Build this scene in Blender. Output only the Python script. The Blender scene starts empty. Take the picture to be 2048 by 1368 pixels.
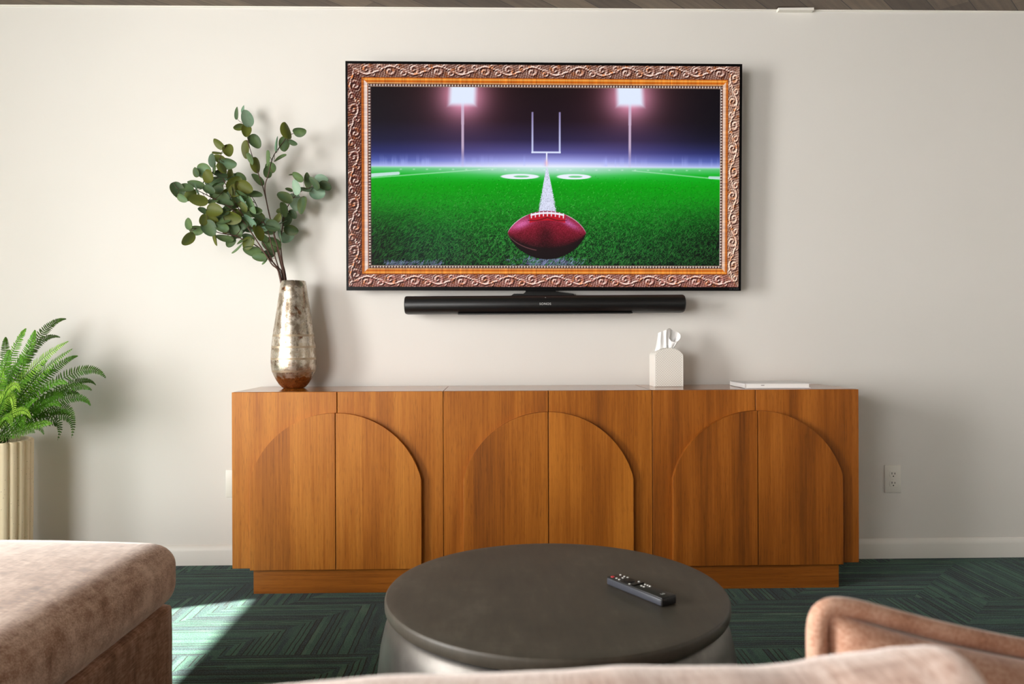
import bpy, bmesh, math, random
import numpy as np
from mathutils import Vector, Matrix

random.seed(7)
rng = np.random.default_rng(11)
SC = bpy.context.scene
COL = SC.collection
PI = math.pi

# ------------------------------------------------------------------ camera
FPX = 1500.0                                   # focal length in pixels of the 2048x1368 frame
CAM = Vector((-0.08858, -3.1196, 0.91577))
YAW, PITCH, ROLL = 0.022, -0.00079, -0.00361
_c, _s = math.cos(YAW), math.sin(YAW)
_R = Vector((_c, -_s, 0)); _F = Vector((_s, _c, 0)); _U = Vector((0, 0, 1))
_c, _s = math.cos(PITCH), math.sin(PITCH)
FW = _F * _c + _U * _s; _U = _U * _c - _F * _s
_c, _s = math.cos(ROLL), math.sin(ROLL)
RT = _R * _c + _U * _s; UP = _U * _c - _R * _s
cam_data = bpy.data.cameras.new('camera')
cam_data.sensor_width = 36.0
cam_data.lens = 36.0 * FPX / 2048.0
cam_data.clip_start = 0.02
cam_data.dof.use_dof = True
cam_data.dof.focus_distance = 2.85
cam_data.dof.aperture_fstop = 6.3
cam = bpy.data.objects.new('camera', cam_data)
COL.objects.link(cam)
cam.matrix_world = Matrix(((RT.x, UP.x, -FW.x, CAM.x), (RT.y, UP.y, -FW.y, CAM.y), (RT.z, UP.z, -FW.z, CAM.z), (0, 0, 0, 1)))
SC.camera = cam


def ray(px, py):
    return FW + RT * ((px - 1024) / FPX) - UP * ((py - 684) / FPX)


def at(px, py, y):
    """point of the world seen at a photograph position, on the vertical plane at depth y"""
    d = ray(px, py)
    return CAM + d * ((y - CAM.y) / d.y)


# ------------------------------------------------------------------ world, sun, daylight, exposure
SC.view_settings.view_transform = 'Standard'
SC.view_settings.look = 'None'
SC.view_settings.gamma = 1.0
SC.view_settings.use_curve_mapping = False
SC.view_settings.exposure = 0.0

world = bpy.data.worlds.new('daylight')
SC.world = world
world.use_nodes = True
world.node_tree.nodes['Background'].inputs[0].default_value = (0.80, 0.90, 1.0, 1)
world.node_tree.nodes['Background'].inputs[1].default_value = 1.2

X_LEFT, X_RIGHT, Y_BACK, CEIL = -3.74, 3.10, -5.20, 2.302
WIN_L = (-4.10, -1.435, 0.12, 2.24)             # window in the left wall: y0, y1, z0, z1
WIN_FILL = (-3.50, -1.80, 0.30, 2.12)             # unseen window added to the back wall for fill light: x0, x1, z0, z1
WIN_C = (-1.15, -0.42, 1.50, 2.05)             # small high window further along the back wall

sun_d = bpy.data.lights.new('sun', 'SUN')
sun_d.energy = 52.0
sun_d.angle = math.radians(0.53)
sun_d.color = (1.0, 0.95, 0.86)
sun = bpy.data.objects.new('sun', sun_d)
COL.objects.link(sun)
_dir = Vector((1.0, 0.37, 0)).normalized() * math.cos(math.radians(35.4)) + Vector((0, 0, -math.sin(math.radians(35.4))))
sun.rotation_euler = _dir.to_track_quat('-Z', 'Y').to_euler()
sun.location = (-6, -3, 5)


def area(name, loc, direction, sx, sy, watt, color, spread=180):
    d = bpy.data.lights.new(name, 'AREA')
    d.shape = 'RECTANGLE'; d.size = sx; d.size_y = sy; d.energy = watt; d.color = color
    d.spread = math.radians(spread)
    o = bpy.data.objects.new(name, d)
    COL.objects.link(o)
    o.location = loc
    o.rotation_euler = Vector(direction).to_track_quat('-Z', 'Y').to_euler()
    return o


# sky light in the upper part of the left window; the back lamp is added fill
area('daylight_left_window', (X_LEFT + 0.03, (WIN_L[0] + WIN_L[1]) / 2, 1.62), (1, 0, 0),
     1.18, WIN_L[1] - WIN_L[0], 166, (1.0, 0.985, 0.965), 120)
area('fill_back_window', ((WIN_FILL[0] + WIN_FILL[1]) / 2, Y_BACK + 0.03, (WIN_FILL[2] + WIN_FILL[3]) / 2), (0, 1, 0),
     WIN_FILL[1] - WIN_FILL[0], WIN_FILL[3] - WIN_FILL[2], 138, (1.0, 0.985, 0.965))

# ------------------------------------------------------------------ material helpers


def lin(r, g, b):
    f = lambda v: (v / 255) / 12.92 if v / 255 <= 0.04045 else ((v / 255 + 0.055) / 1.055) ** 2.4
    return (f(r), f(g), f(b), 1.0)


class NT:
    """small node-tree writer"""

    def __init__(self, name):
        self.m = bpy.data.materials.new(name)
        self.m.use_nodes = True
        self.t = self.m.node_tree
        self.n = self.t.nodes
        self.b = self.n['Principled BSDF']

    def new(self, kind, **kw):
        nd = self.n.new(kind)
        for k, v in kw.items():
            setattr(nd, k, v)
        return nd

    def link(self, a, b):
        self.t.links.new(a, b)

    def put(self, sock, v):
        if hasattr(v, 'is_output') or isinstance(v, bpy.types.NodeSocket):
            self.link(v, sock)
        else:
            sock.default_value = v

    def math(self, op, a, b=0.0, c=0.0, clamp=False):
        nd = self.new('ShaderNodeMath', operation=op, use_clamp=clamp)
        for i, v in enumerate((a, b, c)):
            self.put(nd.inputs[i], v)
        return nd.outputs[0]

    def coord(self, which='Object'):
        return self.new('ShaderNodeTexCoord').outputs[which]

    def scale(self, vec, s, loc=None):
        nd = self.new('ShaderNodeMapping')
        self.link(vec, nd.inputs[0])
        nd.inputs['Scale'].default_value = s
        if loc is not None:
            self.put(nd.inputs['Location'], loc)
        return nd.outputs[0]

    def noise(self, vec, scale=1.0, detail=3.0, rough=0.55, dim='3D'):
        nd = self.new('ShaderNodeTexNoise', noise_dimensions=dim)
        self.link(vec, nd.inputs['Vector'])
        nd.inputs['Scale'].default_value = scale
        nd.inputs['Detail'].default_value = detail
        nd.inputs['Roughness'].default_value = rough
        return nd.outputs[0]

    def ramp(self, fac, stops, interp='LINEAR'):
        nd = self.new('ShaderNodeValToRGB')
        self.put(nd.inputs[0], fac)
        e = nd.color_ramp.elements
        nd.color_ramp.interpolation = interp
        while len(e) < len(stops):
            e.new(0.5)
        for el, (p, c) in zip(e, stops):
            el.position = p; el.color = c
        return nd.outputs[0]

    def mix(self, fac, a, b, blend='MIX'):
        nd = self.new('ShaderNodeMix', data_type='RGBA', blend_type=blend)
        self.put(nd.inputs[0], fac)
        self.put(nd.inputs[6], a)
        self.put(nd.inputs[7], b)
        return nd.outputs[2]

    def sep(self, vec):
        nd = self.new('ShaderNodeSeparateXYZ')
        self.link(vec, nd.inputs[0])
        return nd.outputs

    def comb(self, x, y, z):
        nd = self.new('ShaderNodeCombineXYZ')
        for i, v in enumerate((x, y, z)):
            self.put(nd.inputs[i], v)
        return nd.outputs[0]

    def white(self, v, dim='1D'):
        nd = self.new('ShaderNodeTexWhiteNoise', noise_dimensions=dim)
        self.put(nd.inputs['W' if dim == '1D' else 'Vector'], v)
        return nd.outputs[0]

    def bump(self, h, strength=0.3, dist=0.002):
        nd = self.new('ShaderNodeBump')
        nd.inputs['Strength'].default_value = strength
        nd.inputs['Distance'].default_value = dist
        self.link(h, nd.inputs['Height'])
        self.link(nd.outputs[0], self.b.inputs['Normal'])

    def set(self, color=None, rough=None, metal=None, spec=None, **kw):
        for k, v in (('Base Color', color), ('Roughness', rough), ('Metallic', metal), ('Specular IOR Level', spec)):
            if v is not None:
                self.put(self.b.inputs[k], v)
        for k, v in kw.items():
            self.put(self.b.inputs[k.replace('_', ' ')], v)
        return self


def plain(name, rgb, rough=0.5, metal=0.0, spec=0.5, grain=0.0):
    t = NT(name)
    c = lin(*rgb)
    if grain:
        n = t.noise(t.coord(), 180, 2)
        col = t.mix(n, tuple(x * (1 - grain) for x in c[:3]) + (1,), tuple(min(1, x * (1 + grain)) for x in c[:3]) + (1,))
    else:
        col = c
    t.set(col, rough, metal, spec)
    return t.m


def wood(name, axis, light, mid, dark, seed=0.0):
    """veneer: grain along axis, joined strips of slightly different tone, fine pores"""
    t = NT(name)
    co = t.coord()
    rnd = t.new('ShaderNodeObjectInfo').outputs['Random']
    r100 = t.math('MULTIPLY', rnd, 37.0)
    off = t.comb(t.math('ADD', r100, seed), r100, t.math('MULTIPLY', rnd, 91.0))
    x, y, z = t.sep(co)
    if axis == 'z':
        across = x; s1 = (5.5, 5.5, 0.8); s2 = (150, 150, 3.5); s3 = (460, 460, 26)
    else:
        across = y if axis == 'top' else z; s1 = (0.8, 5.5, 5.5); s2 = (3.5, 150, 150); s3 = (26, 460, 460)
    wob = t.noise(t.scale(co, tuple(v * 0.35 for v in s1), off), 1.0, 2)
    big = t.noise(t.scale(co, s1, off), 1.0, 2.5)
    rings = t.math('FRACT', t.math('MULTIPLY', t.noise(t.scale(co, tuple(v * 0.62 for v in s1), off), 1.0, 1.5), 8.0))
    rings = t.math('ABSOLUTE', t.math('SUBTRACT', rings, 0.5))
    fine = t.noise(t.scale(co, s2, off), 1.0, 3)
    pores = t.noise(t.scale(co, s3, off), 1.0, 1)
    strip = t.white(t.math('FLOOR', t.math('ADD', t.math('MULTIPLY', across, 8.5), t.math('ADD', r100, t.math('MULTIPLY', wob, 0.12)))))
    wide = t.noise(t.scale(co, tuple(v * 2.6 if v > 2 else v * 0.35 for v in s1), off), 1.0, 1.5)
    f = t.math('ADD', t.math('MULTIPLY', t.math('SUBTRACT', wide, 0.5), 0.34), t.math('MULTIPLY', big, 0.58))
    f = t.math('ADD', f, t.math('MULTIPLY', fine, 0.36))
    f = t.math('ADD', f, t.math('MULTIPLY', rings, 0.11))
    f = t.math('ADD', f, t.math('MULTIPLY', t.math('SUBTRACT', strip, 0.5), 0.12))
    col = t.ramp(f, [(0.25, dark), (0.47, mid), (0.70, light)])
    pf = t.math('MULTIPLY', t.math('SUBTRACT', 0.44, pores), 3.0, clamp=True)
    col = t.mix(t.math('MULTIPLY', pf, 0.55), col, tuple(v * 0.35 for v in dark[:3]) + (1,))
    t.set(col, t.math('ADD', 0.09 if axis == 'top' else 0.40, t.math('MULTIPLY', fine, 0.07 if axis == 'top' else 0.16)), spec=0.5 if axis == 'top' else 0.35)
    t.bump(t.math('SUBTRACT', fine, pf), 0.03 if axis == 'top' else 0.12, 0.0006)
    return t.m


def velvet(name, dark, mid, light, axis='y', sheen=0.5):
    """crushed velvet: brushed nap streaks and blotches"""
    t = NT(name)
    co = t.coord()
    blot = t.noise(co, 7.0, 6, 0.66)
    s = {'y': ((120, 14, 40), (30, 420, 420)), 'x': ((14, 120, 40), (420, 30, 420))}[axis]
    st = t.noise(t.scale(co, s[0]), 1.0, 3, 0.65)
    cross = t.noise(t.scale(co, s[1]), 1.0, 2, 0.6)
    med = t.noise(t.scale(co, (34, 34, 16)), 1.0, 3, 0.6)
    f = t.math('ADD', t.math('MULTIPLY', blot, 0.36), t.math('MULTIPLY', st, 0.24))
    f = t.math('ADD', f, t.math('MULTIPLY', cross, 0.38))
    f = t.math('ADD', f, t.math('MULTIPLY', med, 0.28))
    col = t.ramp(f, [(0.48, dark), (0.60, mid), (0.73, light)])
    t.set(col, 0.75, spec=0.25)
    t.b.inputs['Sheen Weight'].default_value = sheen
    t.b.inputs['Sheen Roughness'].default_value = 0.38
    t.b.inputs['Sheen Tint'].default_value = (1.0, 0.93, 0.88, 1)
    t.bump(t.math('ADD', cross, st), 0.25, 0.0012)
    return t.m


MAT = {}


def wall_material():
    t = NT('painted_wall')
    n = t.noise(t.coord(), 260, 2)
    n2 = t.noise(t.coord(), 2.2, 2)
    t.set(t.mix(n2, lin(225, 221, 214), lin(230, 226, 220)), 0.62, spec=0.3)
    t.bump(n, 0.10, 0.0008)
    return t.m


def ceiling_material():
    t = NT('ceiling_planks')
    x, y, z = t.sep(t.coord())
    u = t.math('MULTIPLY', t.math('ADD', x, y), 0.7071)
    v = t.math('MULTIPLY', t.math('SUBTRACT', x, y), 0.7071)
    idx = t.math('FLOOR', t.math('DIVIDE', v, 0.125))
    w = t.white(idx)
    w2 = t.white(t.math('ADD', t.math('MULTIPLY', idx, 17.3), t.math('FLOOR', t.math('ADD', t.math('DIVIDE', u, 0.7), t.math('MULTIPLY', w, 9.0)))))
    g = t.noise(t.comb(t.math('MULTIPLY', u, 4.0), t.math('MULTIPLY', v, 60.0), w), 1.0, 4, 0.6)
    f = t.math('ADD', t.math('MULTIPLY', w2, 0.45), t.math('MULTIPLY', g, 0.6))
    col = t.ramp(f, [(0.2, lin(66, 53, 44)), (0.5, lin(92, 76, 63)), (0.85, lin(126, 109, 90))])
    fr = t.math('FRACT', t.math('DIVIDE', v, 0.125))
    seam = t.math('LESS_THAN', fr, 0.025)
    t.set(t.mix(seam, col, lin(40, 32, 27)), 0.5)
    return t.m


def carpet_material():
    """loop-pile carpet: bands of nested stripes that turn a mitred corner, row after row"""
    t = NT('striped_loop_carpet')
    co = t.coord()
    x, y, z = t.sep(co)
    wob = t.noise(co, 22, 2)
    wobble = t.math('MULTIPLY', t.math('SUBTRACT', wob, 0.5), 0.006)
    row = t.math('FLOOR', t.math('DIVIDE', t.math('SUBTRACT', -0.49 + 0.42 * 1, y), 0.42))
    off = t.math('ADD', 0.106, t.math('MULTIPLY', row, 0.73))
    off = t.math('SUBTRACT', off, t.math('MULTIPLY', t.math('GREATER_THAN', row, 1.5), 0.21))
    u = t.math('SUBTRACT', t.math('SUBTRACT', x, y), off)
    ub = t.math('FRACT', t.math('DIVIDE', u, 0.886))
    isv = t.math('LESS_THAN', ub, 0.5)                      # stripes run front to back
    band = t.math('FLOOR', t.math('DIVIDE', u, 0.443))
    across = t.math('ADD', t.math('MULTIPLY', isv, x), t.math('MULTIPLY', t.math('SUBTRACT', 1.0, isv), y))
    along = t.math('ADD', t.math('MULTIPLY', isv, y), t.math('MULTIPLY', t.math('SUBTRACT', 1.0, isv), x))
    across = t.math('ADD', across, wobble)
    key = t.math('ADD', t.math('MULTIPLY', band, 3.71), t.math('MULTIPLY', row, 11.3))
    sc = t.math('DIVIDE', across, 0.0155)
    si = t.math('FLOOR', sc)
    sf = t.math('FRACT', sc)
    sid = t.math('ADD', si, t.math('MULTIPLY', key, 131.0))
    tone = t.white(sid)
    # each yarn changes shade along its length
    seg = t.noise(t.comb(t.math('MULTIPLY', along, 6.0), t.math('MULTIPLY', sid, 7.77), 0.0), 1.0, 2, 0.6)
    tuft = t.noise(co, 270, 2, 0.7)
    f = t.math('ADD', t.math('MULTIPLY', tone, 0.34), t.math('MULTIPLY', seg, 0.66))
    col = t.ramp(f, [(0.25, lin(20, 42, 46)), (0.40, lin(32, 62, 66)), (0.52, lin(42, 82, 72)), (0.66, lin(56, 100, 84)), (0.84, lin(92, 124, 104))])
    col = t.mix(t.math('MULTIPLY', t.math('SUBTRACT', tuft, 0.5), 2.2, clamp=True), col, lin(118, 146, 134))
    col = t.mix(t.math('MULTIPLY', t.math('SUBTRACT', 0.5, tuft), 2.6, clamp=True), col, lin(12, 26, 26))
    # deep grooves between some of the yarn rows, broken along their length
    gnoise = t.noise(t.comb(t.math('MULTIPLY', along, 3.0), t.math('MULTIPLY', sid, 3.3), 4.0), 1.0, 1)
    gate = t.math('GREATER_THAN', t.math('ADD', t.math('MULTIPLY', t.white(t.math('ADD', sid, 0.37)), 0.6), t.math('MULTIPLY', gnoise, 0.6)), 0.58)
    gv = t.math('MULTIPLY', t.math('LESS_THAN', sf, 0.24), gate)
    col = t.mix(t.math('MULTIPLY', gv, 0.92), col, lin(6, 14, 15))
    t.set(col, 0.95, spec=0.12)
    t.b.inputs['Sheen Weight'].default_value = 0.12
    h = t.math('SUBTRACT', t.math('MULTIPLY', tuft, 0.7), t.math('MULTIPLY', gv, 1.0))
    t.bump(h, 0.8, 0.005)
    return t.m


def ottoman_material(name, rough, metal=0.0, tones=((60, 55, 47), (78, 72, 62), (104, 97, 86))):
    t = NT(name)
    co = t.coord()
    n = t.noise(co, 9, 5, 0.6)
    n2 = t.noise(t.scale(co, (60, 14, 30)), 1.0, 3)
    f = t.math('ADD', t.math('MULTIPLY', n, 0.7), t.math('MULTIPLY', n2, 0.3))
    t.set(t.ramp(f, [(p, lin(*c)) for p, c in zip((0.3, 0.55, 0.8), tones)]),
          t.math('ADD', rough, t.math('MULTIPLY', n, 0.14)), metal, 0.5)
    t.bump(n2, 0.05, 0.001)
    return t.m


def vase_material():
    """antiqued mercury glass: silvered, foxed, with plain gold rings and an amber foot"""
    t = NT('mercury_glass')
    co = t.coord()
    x, y, z = t.sep(co)
    n = t.noise(co, 42, 6, 0.68)
    streak = t.noise(t.scale(co, (45, 45, 7)), 1.0, 5, 0.65)
    fox = t.noise(co, 24, 3, 0.5)
    silver = t.ramp(t.math('ADD', t.math('MULTIPLY', n, 0.5), t.math('MULTIPLY', streak, 0.5)),
                    [(0.30, lin(104, 86, 66)), (0.45, lin(176, 162, 142)), (0.60, lin(226, 218, 206))])
    col = t.mix(t.math('MULTIPLY', t.math('SUBTRACT', fox, 0.60), 12.0, clamp=True), silver, lin(120, 80, 52))
    ring = None
    for zc in (0.208, 0.163, 0.117, 0.068):
        r = t.math('LESS_THAN', t.math('ABSOLUTE', t.math('SUBTRACT', z, zc)), 0.0042)
        ring = r if ring is None else t.math('MAXIMUM', ring, r)
    col = t.mix(ring, col, lin(186, 168, 144))
    low = t.math('ADD', z, t.math('MULTIPLY', t.math('SUBTRACT', n, 0.5), 0.06))
    amber = t.math('LESS_THAN', low, 0.044)
    col = t.mix(amber, col, t.ramp(n, [(0.3, lin(134, 88, 46)), (0.7, lin(196, 146, 92))]))
    rough = t.math('ADD', t.math('MULTIPLY', n, 0.34), t.math('ADD', 0.10, t.math('MULTIPLY', ring, 0.2)))
    t.set(col, rough, 0.88)
    t.bump(n, 0.22, 0.003)
    return t.m


def leaf_material(name, stops, scale=30, transl=0.0):
    t = NT(name)
    at_ = t.new('ShaderNodeVertexColor', layer_name='tone').outputs[0]
    tone = t.sep(at_)[0]
    n = t.noise(t.coord(), scale, 3)
    f = t.math('ADD', t.math('MULTIPLY', tone, 0.85), t.math('MULTIPLY', n, 0.15))
    col = t.ramp(f, stops)
    t.set(col, 0.5, spec=0.35)
    t.b.inputs['Subsurface Weight'].default_value = 0.0
    if transl:
        tr = t.new('ShaderNodeBsdfTranslucent')
        t.link(col, tr.inputs[0])
        mx = t.new('ShaderNodeMixShader')
        mx.inputs[0].default_value = transl
        t.link(t.b.outputs[0], mx.inputs[1]); t.link(tr.outputs[0], mx.inputs[2])
        t.link(mx.outputs[0], t.n['Material Output'].inputs[0])
    return t.m


def planter_material():
    t = NT('speckled_stoneware')
    co = t.coord()
    v = t.new('ShaderNodeTexVoronoi')
    t.link(co, v.inputs['Vector']); v.inputs['Scale'].default_value = 120
    sp = t.math('LESS_THAN', v.outputs['Distance'], 0.16)
    keep = t.math('GREATER_THAN', t.noise(co, 60, 2), 0.52)
    n = t.noise(co, 14, 4)
    base = t.mix(n, lin(236, 214, 178), lin(246, 228, 198))
    t.set(t.mix(t.math('MULTIPLY', t.math('MULTIPLY', sp, keep), 0.7), base, lin(120, 92, 62)), 0.75)
    return t.m


def tissue_box_material():
    t = NT('patterned_card')
    x, y, z = t.sep(t.coord())
    h = t.math('ADD', x, y)
    a = t.math('FRACT', t.math('MULTIPLY', t.math('ADD', h, z), 100.0))
    b = t.math('FRACT', t.math('MULTIPLY', t.math('SUBTRACT', h, z), 100.0))
    la = t.math('LESS_THAN', t.math('ABSOLUTE', t.math('SUBTRACT', a, 0.5)), 0.11)
    lb = t.math('LESS_THAN', t.math('ABSOLUTE', t.math('SUBTRACT', b, 0.5)), 0.11)
    l = t.math('MAXIMUM', la, lb)
    edge = t.math('LESS_THAN', t.math('ABSOLUTE', x), 0.052)
    t.set(t.mix(t.math('MULTIPLY', t.math('MULTIPLY', l, edge), 0.55), lin(240, 236, 228), lin(176, 166, 150)), 0.5)
    return t.m


def screen_material():
    t = NT('lit_screen_picture')
    c = t.new('ShaderNodeVertexColor', layer_name='picture').outputs[0]
    t.set((0.003, 0.003, 0.004, 1), 0.11, spec=0.2)
    t.link(c, t.b.inputs['Emission Color'])
    t.b.inputs['Emission Strength'].default_value = 1.0
    return t.m


def pane_material():
    t = NT('window_glass')
    tr = t.new('ShaderNodeBsdfTransparent'); gl = t.new('ShaderNodeBsdfGlossy')
    gl.inputs['Roughness'].default_value = 0.02
    mx = t.new('ShaderNodeMixShader'); mx.inputs[0].default_value = 0.06
    t.link(tr.outputs[0], mx.inputs[1]); t.link(gl.outputs[0], mx.inputs[2])
    t.link(mx.outputs[0], t.n['Material Output'].inputs[0])
    return t.m


W_L, W_M, W_D = lin(206, 130, 54), lin(176, 102, 30), lin(132, 70, 14)
MAT['wall'] = wall_material()
MAT['ceiling'] = ceiling_material()
MAT['carpet'] = carpet_material()
MAT['trim'] = plain('white_trim_paint', (232, 229, 222), 0.4)
MAT['caulk'] = plain('ceiling_caulk', (240, 236, 226), 0.6)
WOODS = []
for k, (g1, g2, g3) in enumerate((((200, 128, 46), (168, 97, 23), (114, 60, 10)), ((190, 115, 34), (154, 86, 16), (102, 52, 8)), ((186, 110, 34), (150, 82, 15), (102, 52, 7)))):
    WOODS.append([wood('veneer_%s_%s' % (('honey', 'amber', 'russet')[k], a), a, lin(*g1), lin(*g2), lin(*g3), 3.0 * k) for a in ('z', 'x', 'top')])
MAT['dark_gap'] = plain('cabinet_inside', (40, 24, 12), 0.8)
MAT['black_plastic'] = plain('black_plastic', (14, 14, 15), 0.35)
MAT['bezel'] = plain('black_bezel', (9, 8, 9), 0.35, 0.0, 0.12)
MAT['grille'] = plain('soundbar_mesh', (17, 17, 18), 0.42, grain=0.5)
MAT['white_print'] = plain('white_print', (190, 190, 188), 0.5)
MAT['grey_print'] = plain('grey_print', (74, 74, 78), 0.5)
MAT['screen'] = screen_material()
MAT['lid'] = ottoman_material('aged_bronze_lid', 0.42)
MAT['drum'] = ottoman_material('aged_bronze_drum', 0.38, 0.85, ((92, 88, 83), (114, 110, 105), (136, 132, 127)))
MAT['remote_side'] = plain('remote_dark_grey', (66, 68, 76), 0.35)
MAT['remote_top'] = plain('remote_black', (24, 22, 22), 0.45)
MAT['button_white'] = plain('button_white', (220, 220, 216), 0.5)
MAT['button_red'] = plain('button_red', (214, 44, 54), 0.45)
MAT['vase'] = vase_material()
MAT['vase_inside'] = plain('vase_inside', (70, 58, 44), 0.6)
MAT['eucalyptus'] = leaf_material('eucalyptus_leaf', [(0.05, lin(96, 96, 30)), (0.22, lin(96, 104, 40)), (0.38, lin(72, 94, 66)), (0.55, lin(104, 128, 78)), (0.72, lin(122, 156, 130)), (0.95, lin(178, 204, 176))], 40, 0.22)
MAT['twig'] = plain('brown_twig', (84, 56, 44), 0.7, grain=0.2)
MAT['fern'] = leaf_material('fern_leaf', [(0.05, lin(50, 66, 16)), (0.5, lin(90, 156, 26)), (0.95, lin(184, 222, 84))], 40, 0.28)
MAT['fern_rib'] = plain('fern_midrib', (96, 92, 40), 0.6)
MAT['planter'] = planter_material()
MAT['soil'] = plain('dark_soil', (34, 28, 22), 0.95, grain=0.4)
MAT['tissue_box'] = tissue_box_material()
MAT['tissue'] = plain('white_tissue', (246, 244, 242), 0.8)
MAT['slot'] = plain('tissue_slot', (150, 140, 126), 0.8)
MAT['book_cover'] = plain('white_book_cover', (236, 234, 232), 0.35)
MAT['book_pages'] = plain('white_pages', (248, 246, 242), 0.7)
MAT['plate'] = plain('outlet_plate', (232, 228, 218), 0.35)
MAT['slot_dark'] = plain('outlet_slot', (40, 36, 32), 0.6)
MAT['velvet'] = velvet('brown_velvet_lit', lin(122, 88, 69), lin(184, 146, 122), lin(234, 208, 189), 'y', 1.0)  # cushions: direct light on the tops painted in as a lighter tone
MAT['velvet_shaded'] = velvet('brown_velvet_shaded', lin(100, 70, 54), lin(156, 116, 94), lin(200, 162, 139), 'x', 0.5)  # same velvet, shade on the upright parts painted in as a darker tone
MAT['tan_velvet'] = velvet('tan_velvet', lin(150, 104, 82), lin(188, 138, 112), lin(216, 174, 150), 'x', 0.5)
MAT['pale_velvet'] = velvet('pale_velvet', lin(166, 130, 113), lin(206, 174, 158), lin(234, 212, 200), 'x', 0.7)
MAT['pane'] = pane_material()

# ------------------------------------------------------------------ object helpers


def link_mesh(name, me, mat, parent=None, loc=None, smooth=None):
    o = bpy.data.objects.new(name, me)
    COL.objects.link(o)
    if mat is not None:
        me.materials.append(mat)
    if parent is not None:
        o.parent = parent
    if loc is not None:
        o.location = loc
    if smooth is not None:
        me.polygons.foreach_set('use_smooth', [True] * len(me.polygons))
        if smooth < 180:
            me.set_sharp_from_angle(angle=math.radians(smooth))
    return o


def obj(name, bm, mat, parent=None, loc=None, smooth=35):
    bmesh.ops.recalc_face_normals(bm, faces=bm.faces[:])
    me = bpy.data.meshes.new(name)
    bm.to_mesh(me)
    bm.free()
    return link_mesh(name, me, mat, parent, loc, smooth)


def tag(o, label, cat, group=None):
    o['label'] = label
    o['category'] = cat
    if group:
        o['group'] = group
    return o


def thing(name, label, cat, loc=(0, 0, 0), group=None):
    o = bpy.data.objects.new(name, None)
    COL.objects.link(o)
    o.location = loc
    o.empty_display_size = 0.05
    return tag(o, label, cat, group)


def struct(name, bm, mat, parent=None, smooth=None):
    o = obj(name, bm, mat, parent, smooth=smooth)
    if parent is None:
        o['kind'] = 'structure'
    return o


def add_box(bm, x0, x1, y0, y1, z0, z1, bev=0.0, seg=2):
    vs = [bm.verts.new(p) for p in ((x0, y0, z0), (x1, y0, z0), (x1, y1, z0), (x0, y1, z0), (x0, y0, z1), (x1, y0, z1), (x1, y1, z1), (x0, y1, z1))]
    fs = [bm.faces.new([vs[i] for i in q]) for q in ((0, 3, 2, 1), (4, 5, 6, 7), (0, 1, 5, 4), (1, 2, 6, 5), (2, 3, 7, 6), (3, 0, 4, 7))]
    if bev:
        es = list({e for f in fs for e in f.edges})
        bmesh.ops.bevel(bm, geom=es, offset=bev, segments=seg, affect='EDGES', profile=0.5)
    return bm


def box(x0, x1, y0, y1, z0, z1, bev=0.0, seg=2):
    return add_box(bmesh.new(), x0, x1, y0, y1, z0, z1, bev, seg)


def add_prism(bm, pts, y0, y1, bev=0.0, seg=2):
    """outline in x-z pushed from y0 (front) to y1"""
    a = [bm.verts.new((x, y0, z)) for x, z in pts]
    b = [bm.verts.new((x, y1, z)) for x, z in pts]
    n = len(pts)
    front = bm.faces.new(a)
    bm.faces.new(b[::-1])
    for i in range(n):
        bm.faces.new((a[i], b[i], b[(i + 1) % n], a[(i + 1) % n]))
    if bev:
        bmesh.ops.bevel(bm, geom=list(front.edges), offset=bev, segments=seg, affect='EDGES', profile=0.5)
    return bm


def add_lathe(bm, prof, n=64, cap0=True, cap1=True, rfun=None):
    rings = []
    for r, z in prof:
        rings.append([bm.verts.new(((r if rfun is None else rfun(r, z, 2 * PI * i / n)) * math.cos(2 * PI * i / n),
                                    (r if rfun is None else rfun(r, z, 2 * PI * i / n)) * math.sin(2 * PI * i / n), z)) for i in range(n)])
    for a, b in zip(rings, rings[1:]):
        for i in range(n):
            bm.faces.new((a[i], a[(i + 1) % n], b[(i + 1) % n], b[i]))
    if cap0:
        bm.faces.new(rings[0][::-1])
    if cap1:
        bm.faces.new(rings[-1])
    return bm


def add_tube(bm, pts, radii, n=8, caps=True):
    pts = [Vector(p) for p in pts]
    if not hasattr(radii, '__len__'):
        radii = [radii] * len(pts)
    ref = Vector((0.31, 0.77, 0.55)).normalized()
    rings = []
    for i, p in enumerate(pts):
        d = (pts[min(i + 1, len(pts) - 1)] - pts[max(i - 1, 0)]).normalized()
        a = d.cross(ref).normalized(); b = d.cross(a)
        rings.append([bm.verts.new(p + (a * math.cos(2 * PI * k / n) + b * math.sin(2 * PI * k / n)) * radii[i]) for k in range(n)])
    for r0, r1 in zip(rings, rings[1:]):
        for k in range(n):
            bm.faces.new((r0[k], r0[(k + 1) % n], r1[(k + 1) % n], r1[k]))
    if caps:
        bm.faces.new(rings[0][::-1]); bm.faces.new(rings[-1])
    return bm


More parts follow.
